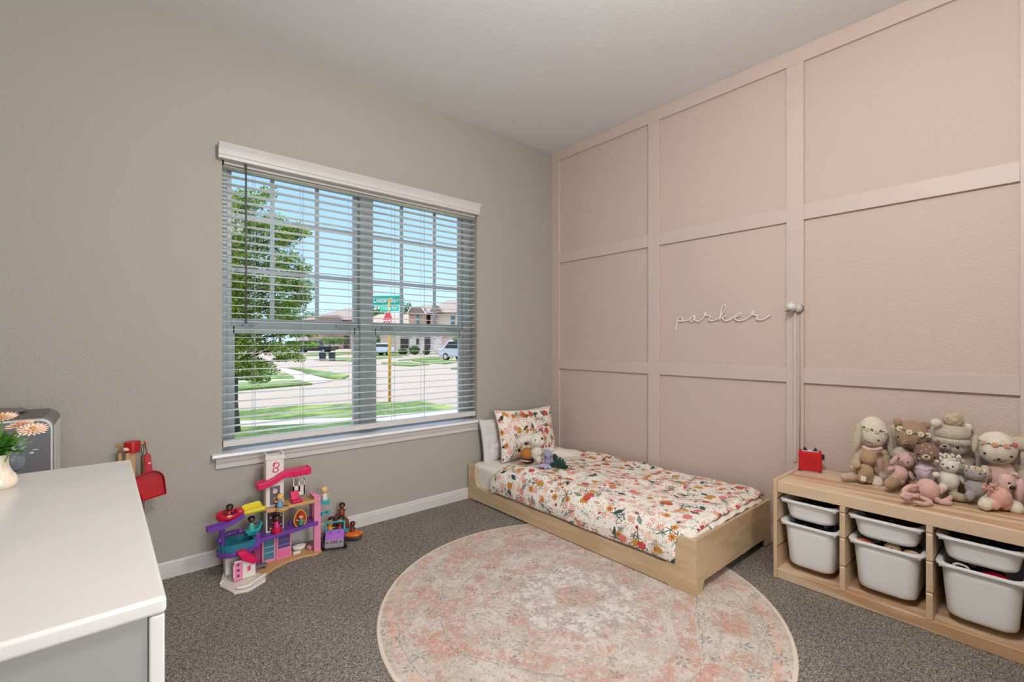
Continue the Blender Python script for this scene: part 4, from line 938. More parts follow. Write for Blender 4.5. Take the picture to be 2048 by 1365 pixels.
# cream bunny
t = Toy('plush_bunny', 'large cream knitted bunny with daisy crown and pink dress, leftmost of the big dolls', *A_(420, 900), plane=-.068, cap=.045, group=GP)
hd = E(A_, 427, 292, 405, 410, .008, 0, .06)
body = E(A_, 430, 720, 300, 400)
bd = t.ells('body', knit('#e0bcae'), [body, E(A_, 430, 560, 230, 220), E(A_, 435, 850, 380, 190, .01)], remesh=.005)
b = MB(); t.limb(b, [(*A_(300, 550), .0), (*A_(235, 650), .02), (*A_(185, 760), .03)], 9, 9); b.build('arm', TAN, t.root, smooth=True)
b = MB(); t.limb(b, [(*A_(560, 560), .02), (*A_(600, 700), .025), (*A_(615, 850), .03)], 9, 10); b.build('arm', TAN, t.root, smooth=True)
b = MB(); t.limb(b, [(*A_(330, 870), .03), (*A_(200, 872), .04), (*A_(55, 872), .05)], 8, 8); b.build('leg', TAN, t.root, smooth=True)
b = MB(); t.limb(b, [(*A_(440, 880), .03), (*A_(470, 925), .07), (*A_(483, 948), .10)], 10, 11); b.build('leg', CREAMK, t.root, smooth=True)
h_ = t.ells('head', CREAMK, [hd], parent=t.root)
for it in (E(A_, 226, 350, 118, 370, .012, .12, .014), E(A_, 645, 420, 108, 400, .02, -.10, .014)): t.ells('ear', knit('#cfc0a9'), [it], parent=h_)
t.dots('eye', BLACK, [A_(268, 318), A_(497, 370)], 1.9, hd, .0005, h_)
t.line('mouth', BLACK, [A_(325, 380), A_(350, 408), A_(372, 398), A_(390, 412), A_(425, 412)], .42, hd, h_)
crown(t, h_, hd, [A_(243, 212), A_(285, 218), A_(365, 228), A_(470, 247), A_(580, 252)], '#ece6d8')
MB().tube(smooth_path([t.L(*A_(300, 480), .05), t.L(*A_(360, 510), .075), t.L(*A_(450, 520), .08), t.L(*A_(540, 500), .07)]), 3.2 * t.sc, 8).build('collar', knit('#e6c6ba'), t.root, smooth=True)
# brown bear
t = Toy('plush_bear', 'large brown knitted bear with white daisy crown', *A_(860, 900), plane=-.066, cap=.045, group=GP)
BRN = knit('#b29478'); hd = E(A_, 930, 330, 455, 390, .005, 0, .06)
t.ells('body', knit('#c9b9a8'), [E(A_, 850, 720, 330, 440), E(A_, 800, 590, 260, 220)], remesh=.005)
b = MB(); t.limb(b, [(*A_(760, 880), .03), (*A_(700, 930), .09), (*A_(645, 965), .13)], 10, 11); b.build('leg', BRN, t.root, smooth=True)
b = MB(); t.limb(b, [(*A_(940, 880), .03), (*A_(960, 930), .06), (*A_(975, 960), .09)], 9, 9); b.build('leg', BRN, t.root, smooth=True)
h_ = t.ells('head', BRN, [hd], parent=t.root)
t.ells('ear', BRN, [E(A_, 745, 155, 125, 105, .0, 0, .012)], parent=h_); t.ells('ear', BRN, [E(A_, 1115, 205, 150, 115, .0, .4, .012)], parent=h_)
t.ells('muzzle', knit('#a48a76'), [E(A_, 860, 430, 120, 80, .052, 0, .02)], parent=h_)
t.dots('eye', BLACK, [A_(755, 355), A_(1010, 400)], 1.9, hd, .0005, h_)
mz = E(A_, 860, 430, 120, 80, .052, 0, .02)
t.dots('nose', BLACK, [(*A_(868, 408), .7)], 2.2, mz, .001, h_)
t.line('mouth', BLACK, [A_(830, 430), A_(848, 452), A_(868, 440), A_(890, 456), A_(912, 446)], .42, mz, h_)
crown(t, h_, hd, [A_(722, 235), A_(775, 242), A_(900, 272), A_(1045, 288), A_(1135, 300)], '#efe9dc', r=5.6)
# hat bear
t = Toy('plush_bear', 'large cream knitted bear wearing ribbed hat with pompom', *C_(1290, 860), plane=-.066, cap=.045, group=GP)
hd = E(C_, 1288, 395, 400, 270, .006, 0, .058)
t.ells('body', furry('#cfc6b2', 'fluffy_wool'), [E(C_, 1340, 680, 330, 330), E(C_, 1420, 600, 220, 160)], remesh=.005)
b = MB(); t.limb(b, [(*C_(1270, 900), .06), (*C_(1330, 965), .13), (*C_(1415, 985), .14)], 8, 8.5); b.build('leg', knit('#b5a78f'), t.root, smooth=True)
h_ = t.ells('head', CREAMK, [hd], parent=t.root)
hat = t.ells('knitted_hat', knit('#c4b8a5', 150), [E(C_, 1288, 300, 404, 210, .008, 0, .060)], parent=h_)
b = MB(); cH = t.L(*C_(1288, 385), .008); rH = t.r(404 / 5.278, 10)
for k in range(44):
    a = 2 * PI * k / 44; p = cH + Vector((math.cos(a) * rH[0] * .985, math.sin(a) * .058, 0)); b.cyl(p - Vector((0, 0, .012)), p + Vector((0, 0, .010)), .0042, n=8)
b.build('ribbed_brim', knit('#bfb39f'), hat, smooth=True)
t.ells('pompom', furry('#cbb79c', 'pompom_yarn', 60), [E(C_, 1300, 158, 230, 165, .02)], parent=hat)
t.ells('ear', CREAMK, [E(C_, 1118, 192, 125, 88, .004, -.3, .016)], parent=h_); t.ells('ear', CREAMK, [E(C_, 1452, 250, 110, 105, .004, 0, .016)], parent=h_)
mz = E(C_, 1215, 455, 130, 80, .048, 0, .02); t.ells('muzzle', knit('#a89b8e'), [mz], parent=h_)
t.dots('eye', BLACK, [C_(1346, 425)], 2.4, hd, .0005, h_); t.dots('nose', BLACK, [(*C_(1213, 433), .6)], 3.2, mz, .001, h_)
t.line('mouth', BLACK, [C_(1175, 450), C_(1195, 466), C_(1213, 452), C_(1232, 470), C_(1258, 464)], .5, mz, h_)
# big dog
t = Toy('plush_dog', 'large cream knitted dog with rose headband and pink sweater, at the right end', *C_(1800, 960), plane=-.068, cap=.045, group=GP)
hd = E(C_, 1755, 455, 462, 345, .006, 0, .062)
t.ells('body', knit('#e8c3b6'), [E(C_, 1800, 800, 380, 420), E(C_, 1800, 690, 300, 200)], remesh=.005)
for pts, r0 in (([(1640, 680, .0), (1600, 780, .02), (1590, 880, .03)], 9), ([(1970, 680, .0), (2040, 790, .02), (2090, 880, .03)], 11)):
    b = MB(); t.limb(b, [(*C_(x, y), f) for x, y, f in pts], r0, r0); b.build('arm', knit('#cdbda8'), t.root, smooth=True)
for pts in ([(1720, 960, .04), (1680, 1020, .09), (1640, 1055, .13)], [(1880, 960, .04), (1930, 1050, .11), (1965, 1098, .155)]):
    b = MB(); t.limb(b, [(*C_(x, y), f) for x, y, f in pts], 11, 12.5); b.build('leg', CREAMK, t.root, smooth=True)
h_ = t.ells('head', CREAMK, [hd], parent=t.root)
t.ells('ear', knit('#cdbfa6'), [E(C_, 1530, 410, 70, 190, .0, .1, .012)], parent=h_); t.ells('ear', knit('#d6cab4'), [E(C_, 1995, 410, 210, 150, .01, .55, .014)], parent=h_)
t.ells('muzzle', knit('#b9a694'), [E(C_, 1790, 560, 200, 95, .048, 0, .024)], parent=h_); t.ells('brow_patch', knit('#b9a48f'), [E(C_, 1775, 470, 85, 150, .055, 0, .016)], parent=h_)
mz = E(C_, 1790, 560, 200, 95, .048, 0, .024)
t.dots('eye', BLACK, [C_(1635, 505), C_(1910, 512)], 2.3, hd, .0005, h_); t.dots('nose', BLACK, [(*C_(1782, 562), .5)], 3.0, mz, .001, h_)
t.line('mouth', BLACK, [C_(1725, 575), C_(1750, 594), C_(1784, 572), C_(1815, 594), C_(1840, 580)], .5, mz, h_)
crown(t, h_, hd, [C_(1555, 385), C_(1620, 395), C_(1745, 400), C_(1860, 403), C_(1945, 395)], ['#e3b3ac', '#e3b3ac', '#e0a47f', '#e3a49b', '#cf5f72'], '#8fa17c', r=5.2, vr=.8)
# tan doll from behind
t = Toy('plush_doll', 'small tan knitted doll turned away with white tag, before the bunny', *A_(335, 965), plane=-.168, cap=.035, group=GP)
TD = knit('#b89a76')
t.ells('body', TD, [E(A_, 335, 810, 215, 220), E(A_, 290, 885, 130, 140, .005), E(A_, 375, 890, 130, 140, .005)], remesh=.003)
t.ells('head', TD, [E(A_, 370, 620, 230, 195)]); t.ells('arm', TD, [E(A_, 222, 735, 120, 60, 0, -.6)]); t.ells('arm', TD, [E(A_, 465, 775, 60, 130, 0, -.35)])
tg = t.on(E(A_, 300, 885, 130, 140, .005), *A_(305, 880), .001)
MB().box(tg.x - .0095, tg.x + .0095, tg.y - .001, tg.y, tg.z - .011, tg.z + .011).build('tag', plain('#e6e3dc', .7), t.root)
# small pink bunny
t = Toy('plush_bunny', 'small pink knitted bunny sitting before the brown bear', *A_(770, 975), plane=-.165, cap=.036, group=GP)
PK = knit('#dbb2ac'); hd = E(A_, 850, 650, 245, 195, .005)
t.ells('body', PK, [E(A_, 765, 830, 250, 215), E(A_, 705, 905, 125, 120, .012), E(A_, 790, 915, 130, 130, .012)], remesh=.003)
h_ = t.ells('head', PK, [hd]); t.ells('ear', PK, [E(A_, 700, 655, 75, 140, 0, .55, .006)], parent=h_); t.ells('ear', PK, [E(A_, 975, 740, 65, 200, .01, -.1, .006)], parent=h_)
t.ells('arm', PK, [E(A_, 662, 765, 110, 60, .01, -.5)]); t.ells('arm', PK, [E(A_, 925, 855, 70, 130, .01, -.35)])
t.dots('eye', BLACK, [A_(768, 628), A_(880, 662)], 1.5, hd, .0004, h_); t.line('mouth', BLACK, [A_(785, 660), A_(805, 668), A_(830, 682)], .35, hd, h_)
# fawn
t = Toy('plush_fawn', 'brown knitted fawn with white spots and lilac sweater in the middle', *A_(1120, 960), plane=-.155, cap=.040, group=GP)
FB = knit('#8f6d5c'); hd = E(A_, 1128, 562, 345, 262, .02)
t.ells('body', knit('#d9c8d0'), [E(A_, 1120, 830, 270, 330), E(A_, 1120, 740, 220, 160)], remesh=.004)
h_ = t.ells('head', FB, [hd]); mz = E(A_, 1120, 622, 120, 75, .055, 0, .012)
t.ells('muzzle', knit('#d9c3b0'), [mz], parent=h_)
t.ells('ear', knit('#8a6555'), [E(A_, 925, 435, 120, 75, .01, .35, .008)], parent=h_); t.ells('ear', knit('#8a6555'), [E(A_, 1290, 435, 105, 80, .01, -.4, .008)], parent=h_)
for x, y in ((1045, 385), (1175, 385)):
    b = MB(); t.limb(b, [(*A_(x, y + 70), .01), (*A_(x, y - 5), .01)], 2.6, 2.2); t.limb(b, [(*A_(x, y + 30), .01), (*A_(x - 32, y + 2), .01)], 2.0, 1.7); b.build('antler', knit('#7b5d50'), h_, smooth=True)
t.dots('eye', BLACK, [A_(1020, 577), A_(1225, 590)], 1.9, hd, .0004, h_); t.dots('nose', BLACK, [(*A_(1122, 605), .7)], 2.6, mz, .001, h_)
t.line('mouth', BLACK, [A_(1085, 628), A_(1102, 642), A_(1122, 628), A_(1145, 644), A_(1168, 630)], .42, mz, h_)
t.dots('spot', knit('#e8dccd'), [A_(1073, 465), A_(1163, 467), A_(1117, 500), A_(1057, 526), A_(1187, 533), A_(1118, 568)], 1.35, hd, -.0002, h_, .6)
t.dots('cheek', knit('#dba79a'), [A_(1033, 630), A_(1228, 635)], 2.4, hd, -.001, h_, .5)
b = MB(); b.tube(smooth_path([t.L(*A_(995, 750), .03), t.L(*A_(1050, 765), .07), t.L(*A_(1120, 785), .082), t.L(*A_(1180, 765), .07), t.L(*A_(1245, 790), .03)]), 2.8 * t.sc, 8).build('frill', knit('#d6c3cd'), t.root, smooth=True)
# lamb
t = Toy('plush_lamb', 'small cream knitted lamb with curly wool head', *B_(240, 880), plane=-.175, cap=.036, group=GP)
LB = knit('#e3dccf'); hd = E(B_, 258, 530, 265, 190, .01)
t.ells('body', LB, [E(B_, 240, 715, 300, 250), E(B_, 165, 820, 130, 120, .008), E(B_, 300, 825, 130, 120, .008)], remesh=.003)
h_ = t.ells('head', LB, [hd]); rn = random.Random(2)
b = MB()
for k in range(46):
    px, py = B_(rn.uniform(130, 385), rn.uniform(395, 480)); b.ell(t.on(hd, px, py, .0) + Vector((0, rn.uniform(0, .02), rn.uniform(-.002, .006))), .0062, u=8, v=6)
b.build('wool', furry('#e6dfd2', 'bobbly_wool'), h_, smooth=True)
t.ells('ear', furry('#ddd5c6', 'bobbly_wool'), [E(B_, 92, 478, 65, 45, .01)], parent=h_); t.ells('ear', furry('#ddd5c6', 'bobbly_wool'), [E(B_, 415, 478, 85, 45, .01, .6)], parent=h_)
t.ells('arm', LB, [E(B_, 78, 650, 110, 75, .01, -.5)]); t.ells('arm', LB, [E(B_, 412, 715, 70, 140, .01, -.45)])
t.dots('eye', BLACK, [B_(168, 512), B_(296, 524)], 1.6, hd, .0004, h_); t.dots('nose', BLACK, [(*B_(230, 540), .8)], 1.5, hd, .001, h_)
t.line('mouth', BLACK, [B_(203, 548), B_(215, 560), B_(230, 548), B_(245, 562), B_(257, 552)], .38, hd, h_)
# octopus
t = Toy('plush_octopus', 'pink knitted octopus with dotted tentacles at the front', *A_(1130, 1195), z=BT, group=GP)
OC = knit('#e2b4aa'); hd = E(A_, 1135, 1040, 335, 280, .0)
h_ = t.ells('head', OC, [hd]); t.dots('eye', BLACK, [A_(1030, 1060)], 1.5, hd, .0004, h_); t.ells('fin', OC, [E(A_, 1315, 1060, 75, 110, 0, .2)], parent=h_)
OD = furry('#e6bfb5', 'dotted_knit', 210)
for pts, m in (([(1000, 990, .01), (900, 1005, .03), (835, 1060, .03), (890, 1110, .05), (1000, 1130, .05)], OC), ([(1010, 1110, .04), (900, 1130, .05), (830, 1110, .06), (820, 1130, .065), (890, 1155, .07)], OD),
            ([(1040, 1140, .04), (1130, 1180, .06), (1170, 1215, .07), (1080, 1235, .08), (975, 1205, .08)], OD), ([(1200, 1170, .03), (1300, 1225, .04), (1400, 1200, .04), (1440, 1160, .02)], OC), ([(1230, 1180, .04), (1300, 1235, .05), (1390, 1250, .06), (1440, 1255, .06)], OD),
            ([(1000, 1060, -.02), (900, 1040, -.03), (860, 1060, -.02)], OC)):
    b = MB(); P = [(*A_(x, y), f) for x, y, f in pts]; t.limb(b, P, 5.0, 4.4)
    zm = min(v.co.z for v in b.bm.verts)
    if zm < 0: bmesh.ops.translate(b.bm, vec=(0, 0, -zm), verts=b.bm.verts)
    b.build('tentacle', m, t.root, smooth=True)
# koala
t = Toy('plush_koala', 'small grey knitted koala with flower crown and pink ear', *B_(590, 1000), plane=-.170, cap=.036, group=GP)
GK = knit('#a7a2a0'); hd = E(B_, 585, 628, 300, 185, .01)
t.ells('body', GK, [E(B_, 590, 820, 290, 250), E(B_, 520, 925, 140, 140, .01), E(B_, 655, 925, 150, 145, .01)], remesh=.003)
h_ = t.ells('head', GK, [hd]); t.ells('ear', knit('#dcb9b4'), [E(B_, 752, 655, 95, 130, -.005, 0, .008)], parent=h_)
t.dots('eye', BLACK, [B_(473, 602), B_(648, 616)], 1.6, hd, .0004, h_)
crown(t, h_, hd, [B_(485, 556), B_(555, 552), B_(630, 562), B_(690, 576)], ['#e6b9b0', '#efe3cb', '#e8c6a8', '#efe3cb'], '#93a07f', r=4.2)
# flamingo
t = Toy('plush_flamingo', 'round pink knitted flamingo with black beak at the front right', *B_(900, 1115), plane=-.195, cap=.040, group=GP)
FK = knit('#e6b1a4'); FK2 = knit('#e3bcb8'); hd = E(B_, 990, 755, 255, 235, .0)
t.ells('body', FK, [E(B_, 905, 940, 340, 270), E(B_, 840, 1040, 160, 140, .012), E(B_, 980, 1040, 160, 150, .012)], remesh=.003)
h_ = t.ells('head', knit('#e8bdb4'), [hd]); t.ells('neck', FK2, [E(B_, 1150, 850, 190, 330, -.01, .1)])
bk = E(B_, 1045, 805, 70, 60, .035); t.ells('beak_base', knit('#e9e1dc'), [bk], parent=h_); t.ells('beak', BLACK, [E(B_, 1072, 822, 82, 62, .048, .3)], parent=h_)
t.dots('eye', BLACK, [B_(1028, 735)], 2.0, hd, .0004, h_)
b = MB(); rn = random.Random(5)
for k in range(26): b.ell(t.L(*B_(rn.uniform(690, 870), rn.uniform(775, 860)), rn.uniform(0, .02)), (.006, .004, .0045), (rn.random(), rn.random(), 0), 8, 6)
b.build('feather_wing', furry('#e7b2a8', 'fringe'), t.root, smooth=True)
b = MB()
for k in range(12): b.ell(t.L(*B_(rn.uniform(1040, 1160), rn.uniform(630, 680)), rn.uniform(-.01, .01)), (.004, .004, .006), u=8, v=6)
b.build('tuft', furry('#edd0c9', 'fringe'), h_, smooth=True)

# toys on the bed
GB = 'crochet toys on the bed'
t = Toy('plush_dog', 'white plush dog with long ear and black nose on the bed', *D_z(880, 850), z=.298, group=GB)
WK = furry('#ece4d6', 'plush_white', 120); hd = E(D_z, 862, 525, 215, 185, .0)
t.ells('body', WK, [E(D_z, 870, 690, 170, 190), E(D_z, 895, 770, 100, 120, .02), E(D_z, 1030, 650, 150, 60, .01), E(D_z, 905, 690, 90, 90, .03)], remesh=.003)
h_ = t.ells('head', WK, [hd, E(D_z, 915, 560, 90, 90, .02)], remesh=.003)
b = MB(); t.limb(b, [(*D_z(790, 500), .01), (*D_z(700, 510), .015), (*D_z(630, 555), .02)], 7, 8.5); b.build('ear', WK, h_, smooth=True)
t.dots('eye', BLACK, [D_z(852, 505)], 1.3, hd, .001, h_); t.ells('nose', BLACK, [E(D_z, 935, 507, 42, 34, .03)], parent=h_)
t = Toy('crochet_crab', 'small orange and brown crochet toy with black ear on the bed', *D_z(745, 835), z=.298, group=GB)
t.ells('body', furry('#c27a35', 'crochet_orange', 170), [E(D_z, 748, 700, 195, 150, .01)])
t.ells('brown_band', furry('#2a1a18', 'crochet_brown', 170), [E(D_z, 750, 790, 180, 95, .012)]); t.ells('lip', furry('#d9b3a2', 'crochet_pink', 170), [E(D_z, 735, 790, 165, 36, .024)])
t.ells('ear', furry('#1d1416', 'crochet_black', 170), [E(D_z, 640, 660, 42, 42, .01)]); t.ells('eye', BLACK, [E(D_z, 728, 712, 16, 16, .026)]); t.ells('muzzle', BLACK, [E(D_z, 718, 768, 36, 30, .03)])
t = Toy('crochet_octopus', 'pale blue crochet octopus with patterned feet on the bed', *D_z(1000, 900), z=.298, group=GB)
BK = furry('#9fa6c4', 'crochet_blue', 190); hd = E(D_z, 1010, 715, 125, 135, .0)
h_ = t.ells('head', BK, [hd, E(D_z, 1015, 795, 110, 70, .0)], remesh=.0025); t.dots('eye', BLACK, [D_z(988, 733), D_z(1048, 733)], 1.5, hd, .001, h_)
BT2 = furry('#b9c0d6', 'crochet_blue_white', 230)
for x, y, f in ((865, 870, .02), (920, 865, .03), (975, 885, .035), (1035, 880, .03), (1060, 870, .01), (1060, 800, .0)):
    b = MB(); t.limb(b, [(*D_z(1000, 840), .0), (*D_z((x + 1000) / 2, (y + 850) / 2), f * .6), (*D_z(x, y), f)], 3.4, 3.6); b.build('tentacle', BT2 if y > 820 else BK, t.root, smooth=True)
t = Toy('crochet_dinosaur', 'dark green crochet dinosaur lying on the duvet beside the blue octopus', *D_z(1170, 905), z=.298, group=GB)
GN = furry('#123f33', 'crochet_green', 170)
t.ells('body', GN, [E(D_z, 1165, 830, 170, 120, 0, .35), E(D_z, 1105, 755, 70, 110, 0, -.2), E(D_z, 1235, 880, 75, 65, .02), E(D_z, 1070, 850, 90, 60, .0)], remesh=.003)
t.ells('snout', furry('#3a1f1c', 'crochet_brown', 170), [E(D_z, 1268, 868, 26, 28, .03)]); t.ells('eye', BLACK, [E(D_z, 1240, 862, 14, 14, .045)])
b = MB()
for x, y in ((1135, 745), (1170, 760), (1205, 785), (1232, 820)): b.ell(t.L(*D_z(x, y), .0), (.007, .005, .007), u=8, v=6)
b.build('back_ridge', GN, t.root, smooth=True)
# ------------------------------------------------------------------ doll playhouse against the window wall
def PC(X, Y): return (400 + X / 4.265, 880 + Y / 4.265)
CYP = -.165
def cw(X, Y, y=CYP): return at_y(*PC(X, Y), y)
CL = (-2.2, -.16, 0)
ph = empty('doll_house', CL, label='toy doll house with white tower, pink roof and purple deck by the wall', cat='toy house')
def cb(mb, n, m, par=ph, **k): return child_at(mb.build(n, m, par, **k), CL)
TW_ = plain('#e3dcd4', .35, 'toy_white_plastic'); HP = plain('#d8125a', .35, 'toy_hot_pink'); LP = plain('#e58aae', .35, 'toy_light_pink'); PU = plain('#6d3d9c', .35, 'toy_purple'); TN = plain('#c89a68', .45, 'toy_tan'); YE = plain('#e6d53a', .35, 'toy_yellow'); TE = plain('#22a6ac', .35, 'toy_teal'); GY = plain('#6f6a70', .45, 'toy_grey'); RD = plain('#cf1638', .35, 'toy_red')
def face(X0_, Y0_, X1_, Y1_, y=CYP):      # x and z range read at plane y
    a, b_, c, d = cw(X0_, Y0_, y), cw(X1_, Y1_, y), cw(X0_, Y1_, y), cw(X1_, Y0_, y)
    return a.x, b_.x, (c.z + b_.z) / 2, (a.z + d.z) / 2
def slab(X0_, Y0_, X1_, Y1_, y, dy): x0, x1, z0, z1 = face(X0_, Y0_, X1_, Y1_, y); return (x0, x1, y, y + dy, z0, z1)
# tower
x0, x1, _, _ = face(562, 150, 716, 540); zt_ = cw(640, 150).z
cb(MB().box(x0, x1, CYP, CYP + .05, .012, zt_), 'tower', TW_, bevel=.003)
cb(MB().box(x0 - .003, x1 + .003, CYP - .004, CYP + .054, zt_ - .012, zt_ + .008), 'parapet', TW_, bevel=.002)
for xx in (x0, x1 - .008): cb(MB().box(xx, xx + .008, CYP, CYP + .05, zt_ + .008, zt_ + .022), 'parapet_post', TW_, bevel=.0015)
lb = [[(622, 272), (630, 240), (638, 205), (645, 200)], [(622, 225), (632, 200), (660, 196), (675, 210), (665, 232), (640, 240)], [(640, 238), (662, 245), (668, 262), (650, 275), (628, 274), (618, 264)]]
b = MB()
for st in lb: b.tube(smooth_path([Vector((cw(X, Y).x, CYP - .001, cw(X, Y).z)) for X, Y in st], 6), .0023, 6)
cb(b, 'letter_logo', HP, smooth=True)
fr_ = cb(MB().box(*slab(598, 398, 684, 552, CYP - .003, .003)), 'poster', plain('#5c5a6b', .4), bevel=.0008)
for X, Y, w_, c_ in ((640, 440, 40, '#d9b2a8'), (645, 505, 46, '#b57f55'), (630, 415, 18, '#8f88a8'), (618, 520, 22, '#7c5b6d')):
    cb(MB().ell((cw(X, Y).x, CYP - .003, cw(X, Y).z), (w_ * .00030, .0006, w_ * .00032), u=12, v=6), 'poster_motif', plain(c_, .5), fr_)
st_ = cb(MB().box(*slab(576, 616, 706, 768, CYP - .003, .003)), 'closet_sticker', plain('#3b2330', .45), bevel=.0008)
rn = random.Random(9)
for k in range(16): cb(MB().ell((cw(rn.uniform(585, 700), 690).x, CYP - .003, cw(640, rn.uniform(625, 760)).z), (.004, .0006, .005), (0, rn.random(), 0), 8, 6), 'sticker_motif', plain(rn.choice(('#b98c98', '#d7c8c6', '#7a3346', '#c9a26a')), .5), st_)
# sweeping pink roof
rp = smooth_path([(488, 405), (560, 385), (640, 345), (720, 295), (800, 285), (870, 272), (945, 255)], 5)
# build as swept slab in front of the tower
def roof_pts(off): return [(cw(p[0], p[1] + off, CYP - .02).x, cw(p[0], p[1] + off, CYP - .02).z) for p in rp]
top_, bot_ = roof_pts(-24), roof_pts(30)
rf = cb(MB().prism(top_ + bot_[::-1], 'y', CYP - .032, CYP + .04), 'roof', HP, bevel=.006, seg=3)
e_ = cw(915, 240); cb(MB().prism([(e_.x - .012, e_.z - .006), (e_.x + .016, e_.z - .008), (e_.x + .002, e_.z + .018)], 'y', CYP - .02, CYP), 'roof_finial', HP, bevel=.003)
for X, Y in ((812, 296), (868, 290), (918, 284)): q = cw(X, Y, CYP - .032); cb(MB().cyl((q.x, CYP - .040, q.z), (q.x, CYP - .02, q.z), .009, n=14), 'roof_knob', HP, bevel=.003)
# open frame wall at the right of the upper deck
x0, x1, z0, z1 = face(808, 290, 908, 485); b = MB(); yb = CYP + .028
b.box(x0, x0 + .006, yb, yb + .008, z0, z1); b.box(x1 - .006, x1, yb, yb + .008, z0, z1); xm = x0 + (x1 - x0) * .52; b.box(xm - .004, xm + .004, yb, yb + .008, z0 + .02, z1); b.box(x0, x1, yb, yb + .008, z0, z0 + (z1 - z0) * .42); zm = z0 + (z1 - z0) * .68; b.box(xm, x1, yb, yb + .008, zm - .004, zm + .004)
cb(b, 'frame_wall', TW_)
# upper deck
def plate(pts, z, th, mat, name, **k):
    """pts: zoom pixels of the top outline read on the plane z"""
    P = [at_z(*PC(X, Y), z) for X, Y in pts]; return cb(MB().prism([(p.x, p.y) for p in P], 'z', z - th, z), name, mat, **k)
zu = .292
dk = cb(MB().box(face(545, 540, 985, 560)[0], face(545, 540, 985, 560)[1], CYP - .045, CYP + .055, zu - .018, zu).cyl((cw(680, 560).x, CYP - .04, zu - .018), (cw(680, 560).x, CYP - .04, zu), .033, n=24), 'upper_deck', TN, bevel=.003)
cb(MB().box(*slab(705, 516, 768, 560, CYP - .03, .03)[:4], zu, zu + .003), 'deck_hatch', TN, bevel=.001)
# hot pink seat
q = cw(825, 520, CYP - .02)
cb(MB().box(q.x - .026, q.x + .024, CYP - .045, CYP + .0, zu, zu + .016), 'armchair', HP, bevel=.004); cb(MB().prism([(CYP - .016, zu + .012), (CYP + .006, zu + .012), (CYP + .012, zu + .052), (CYP + .0, zu + .054)], 'x', q.x - .026, q.x + .016), 'armchair_back', HP, bevel=.004)
# yellow ramp, red bowl
q0, q1 = cw(350, 640, CYP - .02), cw(550, 590, CYP - .02)
b = MB(); b.prism([(q0.x, q0.z - .002), (q1.x, q1.z - .004), (q1.x, q1.z + .020), (q0.x, q0.z + .014)], 'y', CYP - .04, CYP - .034); b.prism([(q0.x, q0.z), (q1.x, q1.z - .003), (q1.x, q1.z + .004), (q0.x, q0.z + .006)], 'y', CYP - .04, CYP + .02)
b.prism([(q0.x, q0.z), (q1.x, q1.z), (q1.x - .008, q1.z + .028), (q1.x - .02, q1.z + .036), (q0.x + .02, q0.z + .034), (q0.x, q0.z + .02)], 'y', CYP + .014, CYP + .02)
cb(b, 'yellow_ramp', YE, bevel=.002)
qb = cw(245, 655, CYP - .03); bw = .052
cb(MB().lathe([(0, 0), (bw * .7, .002), (bw * .98, .02), (bw, .042), (bw * .93, .042), (bw * .85, .012), (0, .010)], (qb.x, CYP - .02, qb.z - .026), 28), 'red_bowl', RD, smooth=True)
qs = cw(322, 632, CYP - .04); cb(MB().box(qs.x - .004, qs.x + .026, CYP - .055, CYP + .01, qs.z - .016, qs.z + .018), 'bowl_spout', RD, bevel=.006)
qe = cw(255, 655, CYP - .072); cb(MB().ell((qe.x, CYP - .071, qe.z), (.012, .003, .004)), 'bowl_emblem', plain('#e3c3a0', .4), smooth=True)
# purple slide
P = smooth_path([Vector(cw(X, Y, y)) for X, Y, y in ((350, 640, CYP - .06), (300, 680, CYP - .075), (230, 720, CYP - .08), (140, 752, CYP - .085), (60, 775, CYP - .09))], 6)
b = MB()
for dz, dy, w_ in ((0, 0, .011),):
    V = []
    for i, p in enumerate(P):
        t_ = (P[min(i + 1, len(P) - 1)] - P[max(i - 1, 0)]).normalized(); s_ = t_.cross(Vector((0, 0, 1))).normalized()
        prof = [(-.022, .014), (-.018, .014), (-.016, -.004), (.016, -.004), (.018, .014), (.022, .014), (.022, -.009), (-.022, -.009)]
        V.append([b.bm.verts.new(p + s_ * a + Vector((0, 0, c_))) for a, c_ in prof])
    for A, B in zip(V, V[1:]):
        for k in range(8): b.bm.faces.new((A[k], A[(k + 1) % 8], B[(k + 1) % 8], B[k]))
    b.bm.faces.new(V[0][::-1]); b.bm.faces.new(V[-1])
cb(b, 'purple_slide', PU)
q = cw(187, 760, CYP - .03); zl = .165
cb(MB().cyl((q.x, CYP - .03, zl), (q.x, CYP - .03, qb.z - .02), .011, n=16), 'slide_post', PU, smooth=False, bevel=.001)
cb(MB().tube([(q.x + .035 + .045 * math.cos(a), CYP - .03 + .03 * math.sin(a), zl + .045 - a * .006) for a in [k * .28 for k in range(14)]], .012, 8), 'slide_spiral', PU, smooth=True)
# lower purple deck: rounded left end that steps up to the right
x0 = cw(150, 900, CYP - .07).x; xk = cw(470, 860, CYP - .05).x; xr = cw(975, 750, CYP).x
def semi(cx_, cy_, r_, n=10): return [(cx_ - r_ * math.sin(PI * k / n), cy_ + r_ * math.cos(PI * k / n)) for k in range(n + 1)]
cxr = x0 + .07; out_ = [(xk + .02, CYP + .05)] + semi(cxr, CYP - .02, .07) + [(cxr + .05, CYP - .092), (xk, CYP - .06), (xk + .02, CYP - .055)]
zd = .135
cb(MB().prism(out_, 'z', zd - .022, zd), 'lower_deck', PU, bevel=.003)
cb(MB().prism([(xk - .012, zd - .022), (xk + .035, zd + .004), (xr + .004, zd + .022), (xr + .004, zd + .040), (xk + .028, zd + .022), (xk - .012, zd)], 'y', CYP - .055, CYP + .055), 'purple_walkway', PU, bevel=.002)
zw = zd + .03
